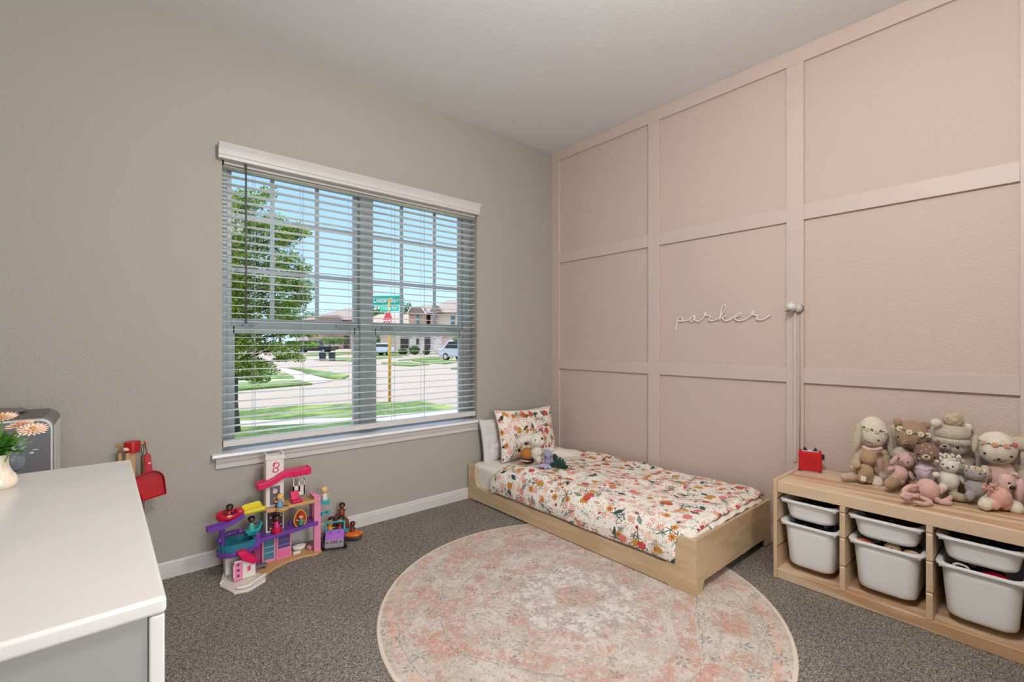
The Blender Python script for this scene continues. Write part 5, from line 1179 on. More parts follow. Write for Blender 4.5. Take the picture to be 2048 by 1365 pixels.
# teal pool
pw_ = semi(cxr, CYP - .02, .062) + [(cxr + .05, CYP - .083), (xk, CYP - .056), (xk, CYP + .042)]
g = G('toy_pool_teal'); M_POOL = g.fin(lin('#3f92a8'), .2, Transmission_Weight=.35, IOR=1.2)
b = MB(); n = len(pw_); ctr = Vector((sum(p[0] for p in pw_) / n, sum(p[1] for p in pw_) / n))
inn = [tuple(Vector(p) + (ctr - Vector(p)).normalized() * .006) for p in pw_]
A0 = [b.bm.verts.new((*p, zd + .0005)) for p in pw_]; A1 = [b.bm.verts.new((*p, zd + .034)) for p in pw_]; I1 = [b.bm.verts.new((*p, zd + .034)) for p in inn]; I0 = [b.bm.verts.new((*p, zd + .004)) for p in inn]
for A, B in ((A0, A1), (A1, I1), (I1, I0)):
    for k in range(n): b.bm.faces.new((A[k], A[(k + 1) % n], B[(k + 1) % n], B[k]))
b.bm.faces.new(I0); b.bm.faces.new(A0[::-1])
cb(b, 'pool', M_POOL)
q = cw(490, 820, CYP - .04); cb(MB().box(xk + .001, xk + .024, CYP - .05, CYP - .044, zd + .002, zd + .05), 'pool_post', PU, bevel=.002)
# teal lounge chair by the pool
q = cw(445, 780, CYP); ch = cb(MB().prism([(q.x - .030, zd + .050), (q.x + .030, zd + .050), (q.x + .046, zd + .088), (q.x + .038, zd + .090), (q.x + .022, zd + .062), (q.x - .030, zd + .060)], 'y', CYP - .015, CYP + .03), 'lounge_chair', TE, bevel=.002)
cb(MB().box(q.x - .02, q.x + .03, CYP - .004, CYP + .02, zd + .034, zd + .051), 'lounge_base', TE, bevel=.001)
# gate house with pink door
xg0, xg1 = cw(290, 1110, CYP - .11).x, cw(382, 1110, CYP - .13).x; xg2 = cw(468, 1100, CYP - .10).x
ya, yb = CYP - .115, CYP - .035; zg = .098; gl_ = .012
cb(MB().box(xg0, xg1 + .002, ya, ya + .006, gl_, zg + .004).box(xg1, xg2, ya, ya + .05, gl_, zg - .004), 'gate_house', TW_, bevel=.0015)
dr = cb(MB().box(xg0 - .003, xg1 - .006, ya - .006, ya, gl_ + .002, zg), 'gate_door', LP, bevel=.0015)
for k in range(3): zz = gl_ + .018 + k * .026; cb(MB().box(xg0 + .010, xg1 - .020, ya - .0072, ya - .0055, zz, zz + .011), 'door_window', plain('#5d4a4c', .5), dr)
cb(MB().box(xg0 - .006, xg0 + .001, ya - .010, ya - .004, gl_ + .02, zg - .01), 'door_handle', plain('#e9b8c8', .4), dr, bevel=.001)
q = (xg1 + xg2) / 2; wn = cb(MB().box(q - .003, q + .003, ya - .001, ya + .002, .045, .068).box(q - .010, q - .005, ya - .001, ya + .002, .043, .066), 'slot_window', HP)
cb(MB().prism([(xg0 + .012, zg + .042), (xg0 + .046, zg + .046), (xg2 + .010, zg - .010), (xg2 - .008, zg - .026), (xg1 - .006, zg + .002)], 'y', ya - .012, ya + .055), 'gate_roof', HP, bevel=.003)
x0, x1, z0, z1 = face(208, 970, 278, 1150, CYP); cb(MB().box(x0, x1, CYP - .03, CYP + .03, 0, zd - .022), 'column', TW_, bevel=.002)
x0 = cw(285, 990, CYP - .02).x; cb(MB().box(x0, x0 + .045, CYP - .035, CYP - .03, .05, zd - .022), 'back_panel', TW_)
# white ramp base
def fl(X, Y, z=0.0): p = at_z(*PC(X, Y), z); return (p.x, p.y)
cb(MB().prism([fl(165, 1265), fl(290, 1325), fl(420, 1300), fl(560, 1215), fl(560, 1150), fl(470, 1130), fl(300, 1120), fl(205, 1120)], 'z', 0, .010), 'ramp_base', TW_, bevel=.002)
cb(MB().tube(smooth_path([Vector((*fl(310, 1300), .018)), Vector((*fl(400, 1285), .018)), Vector((*fl(490, 1225), .018)), Vector((*fl(562, 1180), .018))], 5), .007, 8), 'ramp_curb', TW_, smooth=True)
cb(MB().tube([Vector((*fl(170, 1255), .014)), Vector((*fl(240, 1190), .016))], .004, 8), 'ramp_curb', TW_, smooth=True)
# tan lower floor, curved front
cb(MB().prism([fl(470, 1150), fl(560, 1168), fl(640, 1110), fl(760, 1050), fl(880, 1012), fl(1000, 990), fl(1040, 965), fl(1030, 935), fl(800, 960), fl(640, 1000), fl(470, 1040)], 'z', 0, .012), 'tan_base', TN, bevel=.003)
# fridge and oven panels in pink
for (Xa, Xb, Ya, Yb), lowc in (((528, 646, 850, 1045), False), ((652, 780, 825, 1018), True)):
    x0, x1, z0, z1 = face(Xa, Ya, Xb, Yb, CYP - .012); z0 = .012; z1 = zd + .012
    pn = cb(MB().box(x0, x1, CYP - .012, CYP - .004, z0, z1), 'pink_cabinet', LP, bevel=.002)
    cb(MB().box(x0 + .008, x1 - .008, CYP - .014, CYP - .0118, z0 + (.055 if lowc else .016), z1 - .012), 'cabinet_window', plain('#4b7f92' if not lowc else '#5d4f86', .15), pn)
    for k in range(2): zz = z0 + .05 + k * .028 + (.02 if lowc else 0); cb(MB().box(x0 + .009, x1 - .009, CYP - .0148, CYP - .0138, zz, zz + .003), 'shelf_line', plain('#a9c6cd' if not lowc else '#8a7db0', .3), pn)
    if lowc: cb(MB().box(x0 + .008, x1 - .008, CYP - .016, CYP - .0118, z0 + .012, z0 + .046), 'lower_drawer', plain('#e36fa4', .35), pn, bevel=.001)
x0 = cw(455, 900, CYP).x; x1 = cw(530, 900, CYP - .01).x; cb(MB().prism([(x0, zd - .025), (x1, zd + .008), (x1, .012), (x0 + .012, .012)], 'y', CYP + .005, CYP + .012), 'side_wall', plain('#a7416f', .4))
q = fl(535, 1085, .02); cb(MB().box(q[0] - .034, q[0] + .018, q[1] - .012, q[1] + .014, .026, .036).box(q[0] - .034, q[0] - .022, q[1] - .01, q[1] + .012, .012, .026).box(q[0] + .006, q[0] + .016, q[1] - .01, q[1] + .012, .012, .026), 'grey_bench', GY, bevel=.001)
q = fl(850, 935, .02); M_T = Matrix.Translation((q[0], q[1] + .01, .012)) @ Matrix.Diagonal((1.5, .8, 1, 1))
cb(MB().lathe([(0, 0), (.018, .001), (.024, .026), (.021, .026), (.015, .006), (0, .005)], n=24, M=M_T), 'bathtub', TW_, smooth=True)
q = fl(825, 975, .012); cb(MB().box(q[0] - .018, q[0] + .018, q[1] - .006, q[1] + .008, .012, .026), 'tub_step', TW_, bevel=.002)
q = fl(940, 935, .012); cb(MB().lathe([(0, 0), (.012, 0), (.018, .018), (.015, .018), (.010, .004), (0, .004)], (q[0], q[1], .012), 20), 'pink_basin', LP, smooth=True)
# pink lift column and lattice
x0, x1, _, _ = face(968, 500, 1024, 980, CYP - .03)
cb(MB().box(x0, x1, CYP - .042, CYP - .026, .0, zu + .012).prism([(x0, zu + .012), (x1, zu + .012), (x0 + .008, zu + .030), (x0 - .014, zu + .032)], 'y', CYP - .042, CYP + .02), 'pink_column', LP, bevel=.002)
b = MB(); xa = x0 - .004
for k in range(7): b.box(xa, xa + .003, CYP - .02, CYP + .03, zw + .012 + k * .016, zw + .015 + k * .016)
for k in range(4): b.box(xa, xa + .003, CYP - .02 + k * .016, CYP - .017 + k * .016, zw + .01, zu - .018)
cb(b, 'lattice', plain('#b8376f', .4))
xs = cw(1065, 530, CYP + .02).x
cb(MB().prism([(xs - .030, zu - .048), (xs + .022, zu - .054), (xs + .016, zu - .030), (xs - .030, zu - .032)], 'y', CYP - .005, CYP + .03), 'lift_seat', TE, bevel=.002)
zz = cw(1070, 622, CYP + .02).z; cb(MB().box(xs - .024, xs - .006, CYP, CYP + .03, zz - .008, zz + .006).box(xs + .004, xs + .024, CYP, CYP + .03, zz - .004, zz + .008).box(xs - .01, xs + .006, CYP + .01, CYP + .02, zz - .002, zz + .002), 'lift_bracket', TE, bevel=.002)
# egg shaped hanging chair
q = cw(853, 668, CYP - .03); E_ = [(.030 * math.sin(a) * (1 - .22 * math.cos(a)), .044 * math.cos(a)) for a in [2 * PI * k / 28 for k in range(28)]]
eg = cb(MB().prism([(q.x + a, q.z + c_) for a, c_ in E_], 'y', CYP - .032, CYP - .020), 'egg_chair', plain('#9c3a1e', .5), bevel=.002)
cb(MB().tube([(q.x + a, CYP - .034, q.z + c_) for a, c_ in E_], .0033, 8, closed=True), 'egg_rim', plain('#e0a93c', .4), eg, smooth=True)
cb(MB().cyl((q.x, CYP - .026, q.z + .043), (q.x, CYP - .026, zu - .018), .0012, n=6), 'egg_hook', GY, eg)
q = cw(775, 710, CYP); cb(MB().box(q.x - .006, q.x + .010, CYP + .0, CYP + .02, zw, zw + .026), 'walkway_post', PU, bevel=.003)
q = cw(655, 775, CYP - .03); cb(MB().cyl((q.x, CYP - .03, zw - .004), (q.x, CYP - .03, zw + .018), .023, n=24), 'round_stool', RD, bevel=.003)
STOOL = Vector((q.x, CYP - .03, zw + .018))

# peg figures
def figure(loc, top, skin, hair, label, r=.013, arms=True, bun=False, extra=None, tilt=0.0, turn=0.0, sc=1.18, grp='toy figures around the doll house'):
    f = empty('toy_figure', loc, turn, label=label, cat='toy figure', group=grp); f.rotation_euler = (tilt, 0, turn)
    MB().lathe([(0, 0), (r * sc, 0), (r * 1.03 * sc, .004), (r * .85 * sc, .018 * sc), (r * .62 * sc, .028 * sc), (r * .4 * sc, .031 * sc), (0, .032 * sc)], n=20).build('body', plain(top, .4), f, smooth=True)
    h = MB().ell((0, 0, .041 * sc), (.0125 * sc, .012 * sc, .0125 * sc)).build('head', plain(skin, .4), f, smooth=True)
    b = MB().ell((0, .003 * sc, .0455 * sc), (.0142 * sc, .0125 * sc, .0118 * sc))
    if bun: b.ell((0, .002, .060 * sc), (.007 * sc, .007 * sc, .006 * sc))
    b.build('hair', plain(hair, .45), h, smooth=True)
    for s in (-1, 1): MB().ell((s * .0045 * sc, -.0118 * sc, .041 * sc), (.0012, .0008, .0016), u=8, v=6).build('eye', BLACK, h, smooth=True)
    if arms:
        for s in (-1, 1): MB().tube([(s * .008 * sc, -.001, .025 * sc), (s * .015 * sc, -.004, .022 * sc), (s * .019 * sc, -.008, .027 * sc)], .0032 * sc, 8).build('arm', plain(skin, .4), f, smooth=True)
    return f
c0 = -YAW
figure((qb.x + .004, CYP - .02, qb.z - .012), '#b8283c', '#5a3527', '#1e1413', 'toy figure with dark hair sitting in the red bowl of the doll house', turn=c0)
q = cw(440, 760, CYP); figure((q.x, CYP + .005, zd + .061), '#53b3a4', '#5b3628', '#15110f', 'dark haired toy figure in green on the teal lounge chair', turn=c0 + .6, tilt=.1)
q = cw(680, 560, CYP - .04); figure((q.x, CYP - .045, zu + .001), '#6b9fc4', '#e3b48f', '#e2c04a', 'blonde toy figure in blue standing on the upper tan deck', turn=c0)
q = cw(853, 700, CYP - .03); figure((q.x, CYP - .048, q.z - .012), '#2f8a6c', '#dba781', '#c1321f', 'red haired toy figure in green inside the egg chair', turn=c0, sc=1.05)
figure((STOOL.x, STOOL.y, STOOL.z + .0005), '#d62c82', '#5a3325', '#17110f', 'dark haired toy figure in pink on the red round stool', turn=c0)
figure((xs - .004, CYP + .012, zu - .031), '#d9d2cc', '#e0b08a', '#dfc173', 'long haired blonde toy figure on the teal lift seat', turn=c0 + 1.0, sc=1.25)

# ------------------------------------------------------------------ purple toy car and its riders
JP = (-1.90, -.155); JR = -.42
jp = empty('toy_car', (*JP, 0), JR, label='purple and teal toy off road car with black wheels beside the doll house', cat='toy car')
JW = .058; JL = .085
PUJ = plain('#a468c4', .35, 'toy_lilac')
BWJ = JW * .84
MB().prism([(-JL, .030), (-JL * .99, .052), (-JL * .92, .060), (-.028, .092), (-.02, .062), (.05, .062), (JL, .062), (JL, .030)], 'x', -BWJ, BWJ).build('body', PUJ, jp, bevel=.004)
MB().box(-BWJ, BWJ, -JL - .010, -JL + .004, .018, .040).build('bumper', plain('#9a8f98', .45), jp, bevel=.004)
gr_ = MB().box(-BWJ * .96, BWJ * .96, -JL - .004, -JL + .004, .040, .060).build('grille', plain('#a99aa8', .4), jp, bevel=.002)
for k in range(4): MB().box(-.018 + k * .010, -.013 + k * .010, -JL - .0055, -JL - .003, .043, .057).build('grille_bar', plain('#8c2f6b', .4), gr_)
for s in (-1, 1):
    MB().ell((s * .034, -JL - .005, .050), (.007, .003, .007)).build('headlamp', plain('#5d7f6c', .25), gr_, smooth=True)
    MB().box(s * .022 - .002, s * .022 + .002, -.055, -.048, .083, .092).build('bonnet_catch', plain('#7a3f9a', .4), jp, bevel=.001)
for sx in (-1, 1):
    for yy in (-.052, .052):
        w_ = MB().cyl((sx * (JW - .014), yy - .010, .0235), (sx * (JW + .006), yy - .010, .0235), .0235, n=24).build('wheel', plain('#131214', .6), jp, bevel=.003)
        MB().cyl((sx * (JW + .004), yy - .010, .0235), (sx * (JW + .0075), yy - .010, .0235), .010, n=14).build('hub', plain('#7b7480', .4), w_, bevel=.001)
MB().tube(smooth_path([(-JW + .010, -.026, .086), (-JW + .010, -.014, .122), (-JW + .014, -.012, .128), (JW - .014, -.012, .128), (JW - .010, -.014, .122), (JW - .010, -.026, .086)], 4), .0048, 8).build('windscreen_frame', TE, jp, smooth=True)
MB().tube([(-JW + .004, -.024, .088), (JW - .004, -.024, .088)], .004, 8).build('dash_bar', TE, jp, smooth=True)
def onj(x, y, z): c_, s_ = math.cos(JR), math.sin(JR); return (JP[0] + x * c_ - y * s_, JP[1] + x * s_ + y * c_, z)
figure(onj(-.028, .014, .063), '#e0a24a', '#d99c68', '#d89a3c', 'fair toy figure on the left seat of the purple car', turn=JR, grp='toy figures riding in the purple car')
figure(onj(.022, .012, .063), '#b02352', '#6a3f2c', '#c9a15a', 'toy figure in magenta on the right seat of the purple car', turn=JR, grp='toy figures riding in the purple car')
figure(onj(-.026, .060, .063), '#4a2c3a', '#4f3022', '#151012', 'black haired toy figure at the back left of the purple car', turn=JR, sc=1.25, grp='toy figures riding in the purple car')
figure(onj(.026, .064, .063), '#1f3b35', '#4f3022', '#151112', 'black haired toy figure at the back right of the purple car', turn=JR, sc=1.25, grp='toy figures riding in the purple car')
# brown mound with a standing figure, orange scooter with rider
q = at_y(682, 1062, -.075)
md = empty('toy_mound', (q.x - .0, -.075, 0), label='rounded brown and red toy seat leaning near the baseboard', cat='toy')
MB().prism([(-.036 + 0, 0), (.040, 0), (.046, .05), (.036, .10), (.010, .128), (-.018, .125), (-.034, .09)], 'y', -.03, .04).build('shell', plain('#7d4634', .45), md, bevel=.012, seg=4)
MB().prism([(-.028, .02), (.026, .02), (.022, .07), (.0, .09), (-.022, .07)], 'y', -.034, -.03).build('front_panel', plain('#9c2430', .4), md, bevel=.001)
figure((q.x + .004, -.078, .127), '#8a3f22', '#6a3a26', '#191211', 'dark haired toy figure standing on top of the brown mound', turn=c0, grp='toy figures by the baseboard', sc=1.25)
p_ = at_z(709, 1083, 0)
sc_ = empty('toy_vehicle', (p_.x, p_.y + .03, 0), -.9, label='orange toy hovercraft beside the purple car', cat='toy vehicle')
MB().ell((0, 0, .020), (.058, .042, .014)).build('hull', plain('#3e3d38', .5), sc_, smooth=True)
MB().ell((0, 0, .033), (.055, .040, .016)).build('deck', plain('#dd6a1c', .4), sc_, smooth=True)
MB().ell((.052, .0, .042), (.016, .010, .010)).build('nose', plain('#dd6a1c', .4), sc_, smooth=True)
MB().box(-.040, -.026, -.02, .02, .045, .062).build('seat_back', TE, sc_, bevel=.003)
figure((p_.x, p_.y + .03, .040), '#7c1a22', '#5a241c', '#5a1014', 'dark red masked toy figure riding the orange vehicle', turn=c0 - .2, grp='toy figures by the baseboard', sc=1.12)

# ------------------------------------------------------------------ white dresser in the foreground
DZ = .78; da, db_ = at_z(334, 1192, DZ), at_z(262, 919, DZ)
DR = math.atan2(db_.y - da.y, db_.x - da.x) - PI / 2; DLn = (db_ - da).length
ds = empty('dresser', (da.x, da.y, 0), DR, label='glossy white dresser filling the lower left foreground', cat='dresser')
M_LAC = plain('#d8d4d0', .22, 'white_lacquer'); M_LAC2 = plain('#9a9794', .35, 'shaded_lacquer_side')  # side panels: white lacquer with the shade put into its colour
DWd = .95
MB().box(-DWd, 0, 0, DLn, DZ - .024, DZ).build('top', M_LAC, ds, bevel=.006, seg=4)
MB().box(-.020, -.002, .002, DLn - .002, 0, DZ - .0245).build('corner_post', M_LAC, ds, bevel=.003)
MB().box(-DWd, -DWd + .018, .002, DLn - .002, 0, DZ - .0245).build('corner_post', M_LAC, ds, bevel=.003)
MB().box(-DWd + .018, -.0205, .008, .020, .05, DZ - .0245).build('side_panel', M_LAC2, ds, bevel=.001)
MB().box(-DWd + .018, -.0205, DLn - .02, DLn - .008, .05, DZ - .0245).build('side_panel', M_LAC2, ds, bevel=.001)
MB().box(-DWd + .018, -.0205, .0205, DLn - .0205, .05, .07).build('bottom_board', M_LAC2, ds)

# vase, flowers and cup on the dresser
vb = at_z(-2, 978, DZ + .0005); vs = (vb - CAM).dot(FW) / FPX
va = empty('vase', (vb.x, vb.y, DZ), label='cream ceramic vase holding peach daisies at the left edge', cat='vase')
R_v = 27 * vs
M_CER = plain('#ecdcc8', .12, 'cream_ceramic')
MB().lathe([(0, 0), (R_v * .78, 0), (R_v * .97, .010), (R_v * 1.0, .018), (R_v * .9, .030), (R_v * .66, .042), (R_v * .53, .056), (R_v * .50, .072), (R_v * .56, .082), (R_v * .50, .082), (R_v * .44, .070), (R_v * .46, .05), (0, .045)], n=36).build('body', M_CER, va, smooth=True)
ds_v = (vb - CAM).dot(FW)
def pv(px, py, dd=0.0): return at_d(px, py, ds_v + dd)
fw_ = empty('flower_bouquet', (vb.x, vb.y, DZ + .07), label='peach chrysanthemum bouquet with green leaves in the cream vase', cat='flowers')
def fb(mb, n, m, par=fw_, **k): return child_at(mb.build(n, m, par, **k), (vb.x, vb.y, DZ + .07))
M_STEM = plain('#6f9a3a', .5, 'stem_green'); M_GL = plain('#5a9a35', .45, 'leaf_green'); M_PT = plain('#f0cdb4', .6, 'peach_petal'); M_PC = plain('#c98a4f', .7, 'peach_centre')
def bloom(px, py, rpx, dd, tilt, top):
    c = pv(px, py, dd); R = rpx * vs
    fb(MB().tube(smooth_path([Vector((vb.x, vb.y, DZ + .04)), (Vector((vb.x, vb.y, DZ + .075)) + c) / 2 + Vector((0, 0, .0)), c], 4), .0014, 6), 'stem', M_STEM, smooth=True)
    Mx = Matrix.Translation(c) @ Matrix.Rotation(-YAW, 4, 'Z') @ Matrix.Rotation(tilt, 4, 'X') @ Matrix.Rotation(top, 4, 'Y'); b = MB()
    for ring_, n, rr, zz, up in ((0, 18, 1.0, .10, .10), (1, 15, .82, .18, .25), (2, 11, .58, .24, .45)):
        for k in range(n):
            a = 2 * PI * (k + ring_ * .5) / n; L_ = R * rr * (1 + .06 * math.sin(k * 5.1))
            Mp = Mx @ Matrix.Rotation(a, 4, 'Z') @ Matrix.Translation((L_ * .55, 0, R * zz)) @ Matrix.Rotation(-up, 4, 'Y')
            b.ell((0, 0, 0), (L_ * .5, R * .105, R * .035), u=10, v=6, M=Mp)
    fl_ = fb(b, 'bloom', M_PT, smooth=True); b = MB(); b.ell((0, 0, R * .28), (R * .22, R * .22, R * .10), u=12, v=8, M=Mx); fb(b, 'bloom_centre', M_PC, fl_, smooth=True)
    b = MB(); b.ell((0, 0, -R * .05), (R * .22, R * .22, R * .14), u=12, v=8, M=Mx); fb(b, 'calyx', M_STEM, fl_, smooth=True)
bloom(4, 838, 24, .0, .22, .1); bloom(40, 853, 24, .015, .22, -.10); bloom(65, 862, 24, -.01, .28, .30)
rn = random.Random(4); b = MB()
def leafm(b, c, d, L_, w_):
    d = d.normalized(); s_ = d.cross(Vector((rn.uniform(-.4, .4), rn.uniform(-.4, .4), 1))).normalized(); up = s_.cross(d) * .12 * L_; pts = []
    for i in range(7):
        t_ = i / 6; w2 = w_ * math.sin(PI * min(1, t_ * .92 + .08)) ** .8; o_ = c + d * L_ * t_ + up * math.sin(PI * t_); pts.append((b.bm.verts.new(o_ - s_ * w2), b.bm.verts.new(o_ + up * .25), b.bm.verts.new(o_ + s_ * w2)))
    for p, q in zip(pts, pts[1:]): b.bm.faces.new((p[0], p[1], q[1], q[0])); b.bm.faces.new((p[1], p[2], q[2], q[1]))
for k in range(90):
    a = rn.uniform(0, 6.28); c = Vector((vb.x, vb.y, DZ + .078)); leafm(b, c + Vector((math.cos(a) * .006, math.sin(a) * .006, rn.uniform(0, .02))), Vector((math.cos(a), math.sin(a), rn.uniform(.1, 1.4))), rn.uniform(.026, .055), rn.uniform(.004, .008))
fb(b, 'leaves', M_GL, smooth=True); b = MB()
for k in range(30):
    px, py = rn.uniform(10, 66), rn.uniform(878, 912); c = pv(px, py, rn.uniform(-.01, .02)); leafm(b, c, Vector((rn.uniform(-1, 1), rn.uniform(-1, 1), rn.uniform(-.3, .6))), .012, .0035)
fb(b, 'pale_sprigs', plain('#b9cfc6', .5, 'pale_leaf'), smooth=True)
cp = at_z(22, 942, DZ + .0005); cs = (cp - CAM).dot(FW) / FPX
cu = empty('glass_cup', (cp.x, cp.y, DZ), label='small clear cup with round yellow picture behind the vase', cat='cup')
g = G('clear_plastic'); M_CUP = g.fin(lin('#dfeef6'), .05, Transmission_Weight=.85, IOR=1.3)
Rc = 20 * cs
MB().lathe([(0, 0), (Rc * .75, 0), (Rc * .95, .012), (Rc, .030), (Rc * .98, .050), (Rc * .94, .050), (Rc * .94, .030), (Rc * .88, .013), (Rc * .7, .003), (0, .003)], n=32).build('wall', M_CUP, cu, smooth=True)
v_ = (CAM - cp); v_.z = 0; v_.normalize(); ea = cu; pc = v_ * Rc * .62
dk_ = MB().ell((pc.x, pc.y, .026), (.011, .0025, .016), (0, 0, 0)); dk_.build('picture', plain('#4c4c52', .5), cu, smooth=True).rotation_euler = (0, 0, 0)
MB().ell((pc.x * 1.12, pc.y * 1.12, .024), (.009, .0025, .013)).build('picture_centre', plain('#d9a63f', .5), cu, smooth=True)
MB().tube(smooth_path([(vb.x - cp.x + .0, .02, .09), (vb.x - cp.x + .006, .02, .10), (vb.x - cp.x + .012, .02, .094), (vb.x - cp.x + .006, .02, .088), (vb.x - cp.x + .013, .02, .080), (vb.x - cp.x + .004, .02, .074)], 5), .0012, 6).build('wire_hook', plain('#e5e6e8', .3), cu, smooth=True)

# ------------------------------------------------------------------ grey cabinet at the window wall
a_ = at_y(121, 817, -.02); yf = -.30; b1 = at_y(107, 843, yf)
zt = a_.z; xr_ = a_.x
gc = empty('play_cabinet', (xr_, yf, 0), label='grey fronted white cabinet with rounded corners behind the dresser', cat='cabinet')
WC = .62; rc = .035
front = [(-WC, 0), (0, 0)] + [(-rc + rc * math.cos(math.radians(a)), zt - rc + rc * math.sin(math.radians(a))) for a in range(0, 91, 15)] + [(-WC, zt)]
MB().prism(front, 'y', .0, .278).build('carcass', plain('#7b7875', .45), gc, bevel=.003)
MB().box(-.001, .0012, .003, .272, 0, zt - rc).build('white_side', plain('#e4e3df', .45), gc, bevel=.0005)
MB().prism([(x * .985 - .004 if x > -.1 else x, z - .006 if z > .4 else z) for x, z in front], 'y', -.006, .0).build('front_rim', plain('#e2e2e2', .4), gc, bevel=.002)
MB().prism([(x * .97 - .009 if x > -.1 else x, z - .012 if z > .4 else z) for x, z in front], 'y', -.010, -.006).build('grey_front', plain('#77787b', .4), gc, bevel=.002)
MB().box(-WC, -.03, .012, .27, zt, zt + .004).build('grey_top', plain('#6d6a68', .5), gc, bevel=.003)
MB().lathe([(0, 0), (.10, .0), (.125, .012), (.118, .012), (.095, .004), (0, .004)], (0, 0, 0), 36).build('shallow_tray', plain('#8b857e', .5), loc=(xr_ - .21, -.14, zt + .0042), smooth=True, label='flat grey tray lying on top of the grey cabinet', cat='tray')

# ------------------------------------------------------------------ toy cleaning set on its rack by the wall
RKY = -.075
p0, p1 = at_y(231, 893, RKY), at_y(297, 893, RKY); rx = (p0.x + p1.x) / 2; rz_ = p0.z
rk = empty('cleaning_rack', (rx, RKY, 0), label='wooden rack with crossbar and red cap behind the dresser corner', cat='toy rack')
M_WD = wood('#d0a878', '#a97c4c', 'toy_beech_wood', axis=2, freq=20, rough=.5)
HW = (p1.x - p0.x) / 2
MB().cyl((-HW, 0, rz_), (HW, 0, rz_), .0058, n=12).build('crossbar', M_WD, rk, smooth=True)
MB().box(-.012, .012, -.012, .012, 0, rz_ + .004).build('upright', M_WD, rk, bevel=.003)
MB().box(-.11, .11, -.06, .055, 0, .016).build('base', M_WD, rk, bevel=.004)
zc0, zc1 = at_y(258, 884, RKY).z, at_y(258, 905, RKY).z
MB().cyl((0, -.003, zc1), (0, -.003, zc0), .030, n=28).build('red_cap', plain('#b5121c', .35), rk, bevel=.004)
MB().ell((-.022, -.030, (zc0 + zc1) / 2 - .005), (.012, .006, .008), (0, .4, 0)).build('cap_knob', plain('#dcc0a0', .4), rk, smooth=True)
def tool(name, label, px, ztop, zbot, r0, mat, cord, extra=None, yo=0.0):
    x = at_y(px, 930, RKY + yo).x; t = empty(name, (x, RKY + yo, 0), label=label, cat='toy cleaning tool', group='toy cleaning tools on the rack')
    MB().cyl((0, 0, zbot), (0, 0, ztop), r0, r0 * .75, n=14).build('handle', mat, t, smooth=True)
    c_ = MB().tube(smooth_path([(0, 0, ztop - .006), (-.004, -.006 - yo, (ztop + rz_) / 2), (0, -yo, rz_ + .006), (.004, .006 - yo, (ztop + rz_) / 2), (0, 0, ztop - .006)], 4), .0014, 6)
    c_.build('hanging_cord', cord, t, smooth=True)
    if extra: extra(t)
CORD = plain('#7d1f22', .8); CORDG = plain('#2c3b2e', .8)
def brush(t): MB().box(-.05, .05, -.014, .014, .03, .05).build('brush_head', M_WD, t, bevel=.003); MB().box(-.047, .047, -.012, .012, .006, .031).build('bristles', plain('#c23a34', .9), t, bevel=.002)
def mop(t): MB().ell((0, 0, .04), (.04, .022, .035)).build('mop_head', furry('#e4e0d6'), t, smooth=True)
zt1 = at_y(240, 907, RKY).z
tool('toy_duster', 'short wooden handled toy duster hanging leftmost on the rack', 240, zt1, .36, .009, M_WD, plain('#b05a32', .8))
tool('toy_broom', 'wooden toy broom standing just left of the dustpan handle', 264, at_y(264, 905, RKY).z, .045, .010, M_WD, CORD, brush, yo=.03)
tool('toy_mop', 'wooden toy mop handle under the left side of the red cap', 255, at_y(255, 903, RKY).z, .07, .010, M_WD, CORD, mop, yo=-.048)
tool('toy_brush', 'dark wooden toy brush handle with green cord beside the dustpan', 285, at_y(285, 912, RKY).z, .05, .0085, wood('#8d6a4c', '#6d4c33', 'dark_toy_wood', axis=2), CORDG, None, yo=.012)
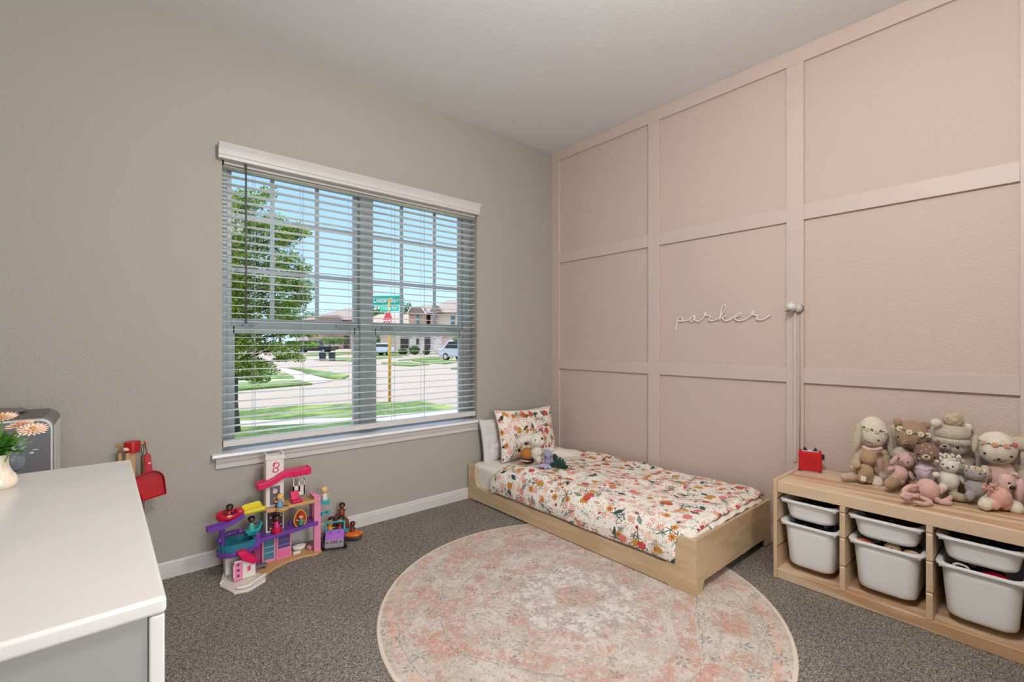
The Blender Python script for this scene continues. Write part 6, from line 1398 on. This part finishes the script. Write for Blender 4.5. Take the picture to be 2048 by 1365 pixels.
# red dustpan
def Rk(X, Y, y): return at_y(200 + X / 7.58, 860 + Y / 7.58, y)
dy_ = RKY - .052
P = [Rk(*p, dy_) for p in ((500, 745), (560, 700), (640, 660), (740, 618), (830, 605), (910, 625), (960, 670), (980, 740), (1010, 965), (640, 1085))]
pc_ = Rk(760, 820, dy_)
dp = empty('toy_dustpan', (pc_.x, dy_, pc_.z), label='bright red toy dustpan hanging from the wooden rack', cat='toy dustpan')
L2 = [(p.x - pc_.x, p.z - pc_.z) for p in P]
M_DP = plain('#b80d1b', .3, 'red_dustpan_plastic'); b = MB(); n = len(L2)
sm_ = smooth_path([Vector((a, 0, c_)) for a, c_ in L2[:8]], 3); L2 = [(v.x, v.z) for v in sm_] + L2[8:]; n = len(L2)
inn = [(a * .88, c_ * .88 - .0015) for a, c_ in L2]
O0 = [b.bm.verts.new((a, -.024 if c_ > -.02 else -.010, c_)) for a, c_ in L2]; O1 = [b.bm.verts.new((a * .96, .004, c_ * .96)) for a, c_ in L2]; I0_ = [b.bm.verts.new((a, -.024 if c_ > -.02 else -.010, c_)) for a, c_ in [(q[0] * .95, q[1] * .95) for q in L2]]; I1_ = [b.bm.verts.new((a, .0, c_)) for a, c_ in inn]
for A, B in ((O1, O0), (O0, I0_), (I0_, I1_)):
    for k in range(n): b.bm.faces.new((A[k], A[(k + 1) % n], B[(k + 1) % n], B[k]))
b.bm.faces.new(I1_); b.bm.faces.new(O1[::-1])
b.build('pan', M_DP, dp, bevel=.0012)
h0, h1 = Rk(738, 640, dy_), Rk(718, 378, dy_)
b = MB(); dv = Vector((h1.x - h0.x, 0, h1.z - h0.z)); s_ = Vector((1, 0, 0)); a0 = Vector((h0.x - pc_.x, -.008, h0.z - pc_.z))
b.prism([(a0.x - .0135, a0.z), (a0.x + .0135, a0.z), (a0.x + dv.x + .0115, a0.z + dv.z), (a0.x + dv.x + .004, a0.z + dv.z + .006), (a0.x + dv.x - .004, a0.z + dv.z + .006), (a0.x + dv.x - .0115, a0.z + dv.z)], 'y', -.016, .0)
b.build('handle', M_DP, dp, bevel=.003, seg=3)
q = Rk(748, 495, dy_); MB().box(q.x - pc_.x - .004, q.x - pc_.x + .004, -.0175, -.0158, q.z - pc_.z - .004, q.z - pc_.z + .004).build('small_label', plain('#eec9bd', .5), dp)
tp_ = Vector((h1.x - pc_.x, -.008, h1.z - pc_.z)); MB().tube(smooth_path([tp_, tp_ + Vector((-.006, .02, .02)), Vector((tp_.x - .008, RKY - dy_, rz_ - pc_.z + .008)), tp_ + Vector((-.002, .022, .02)), tp_ + Vector((.002, .002, .0))], 4), .0014, 6).build('hanging_cord', CORD, dp, smooth=True)
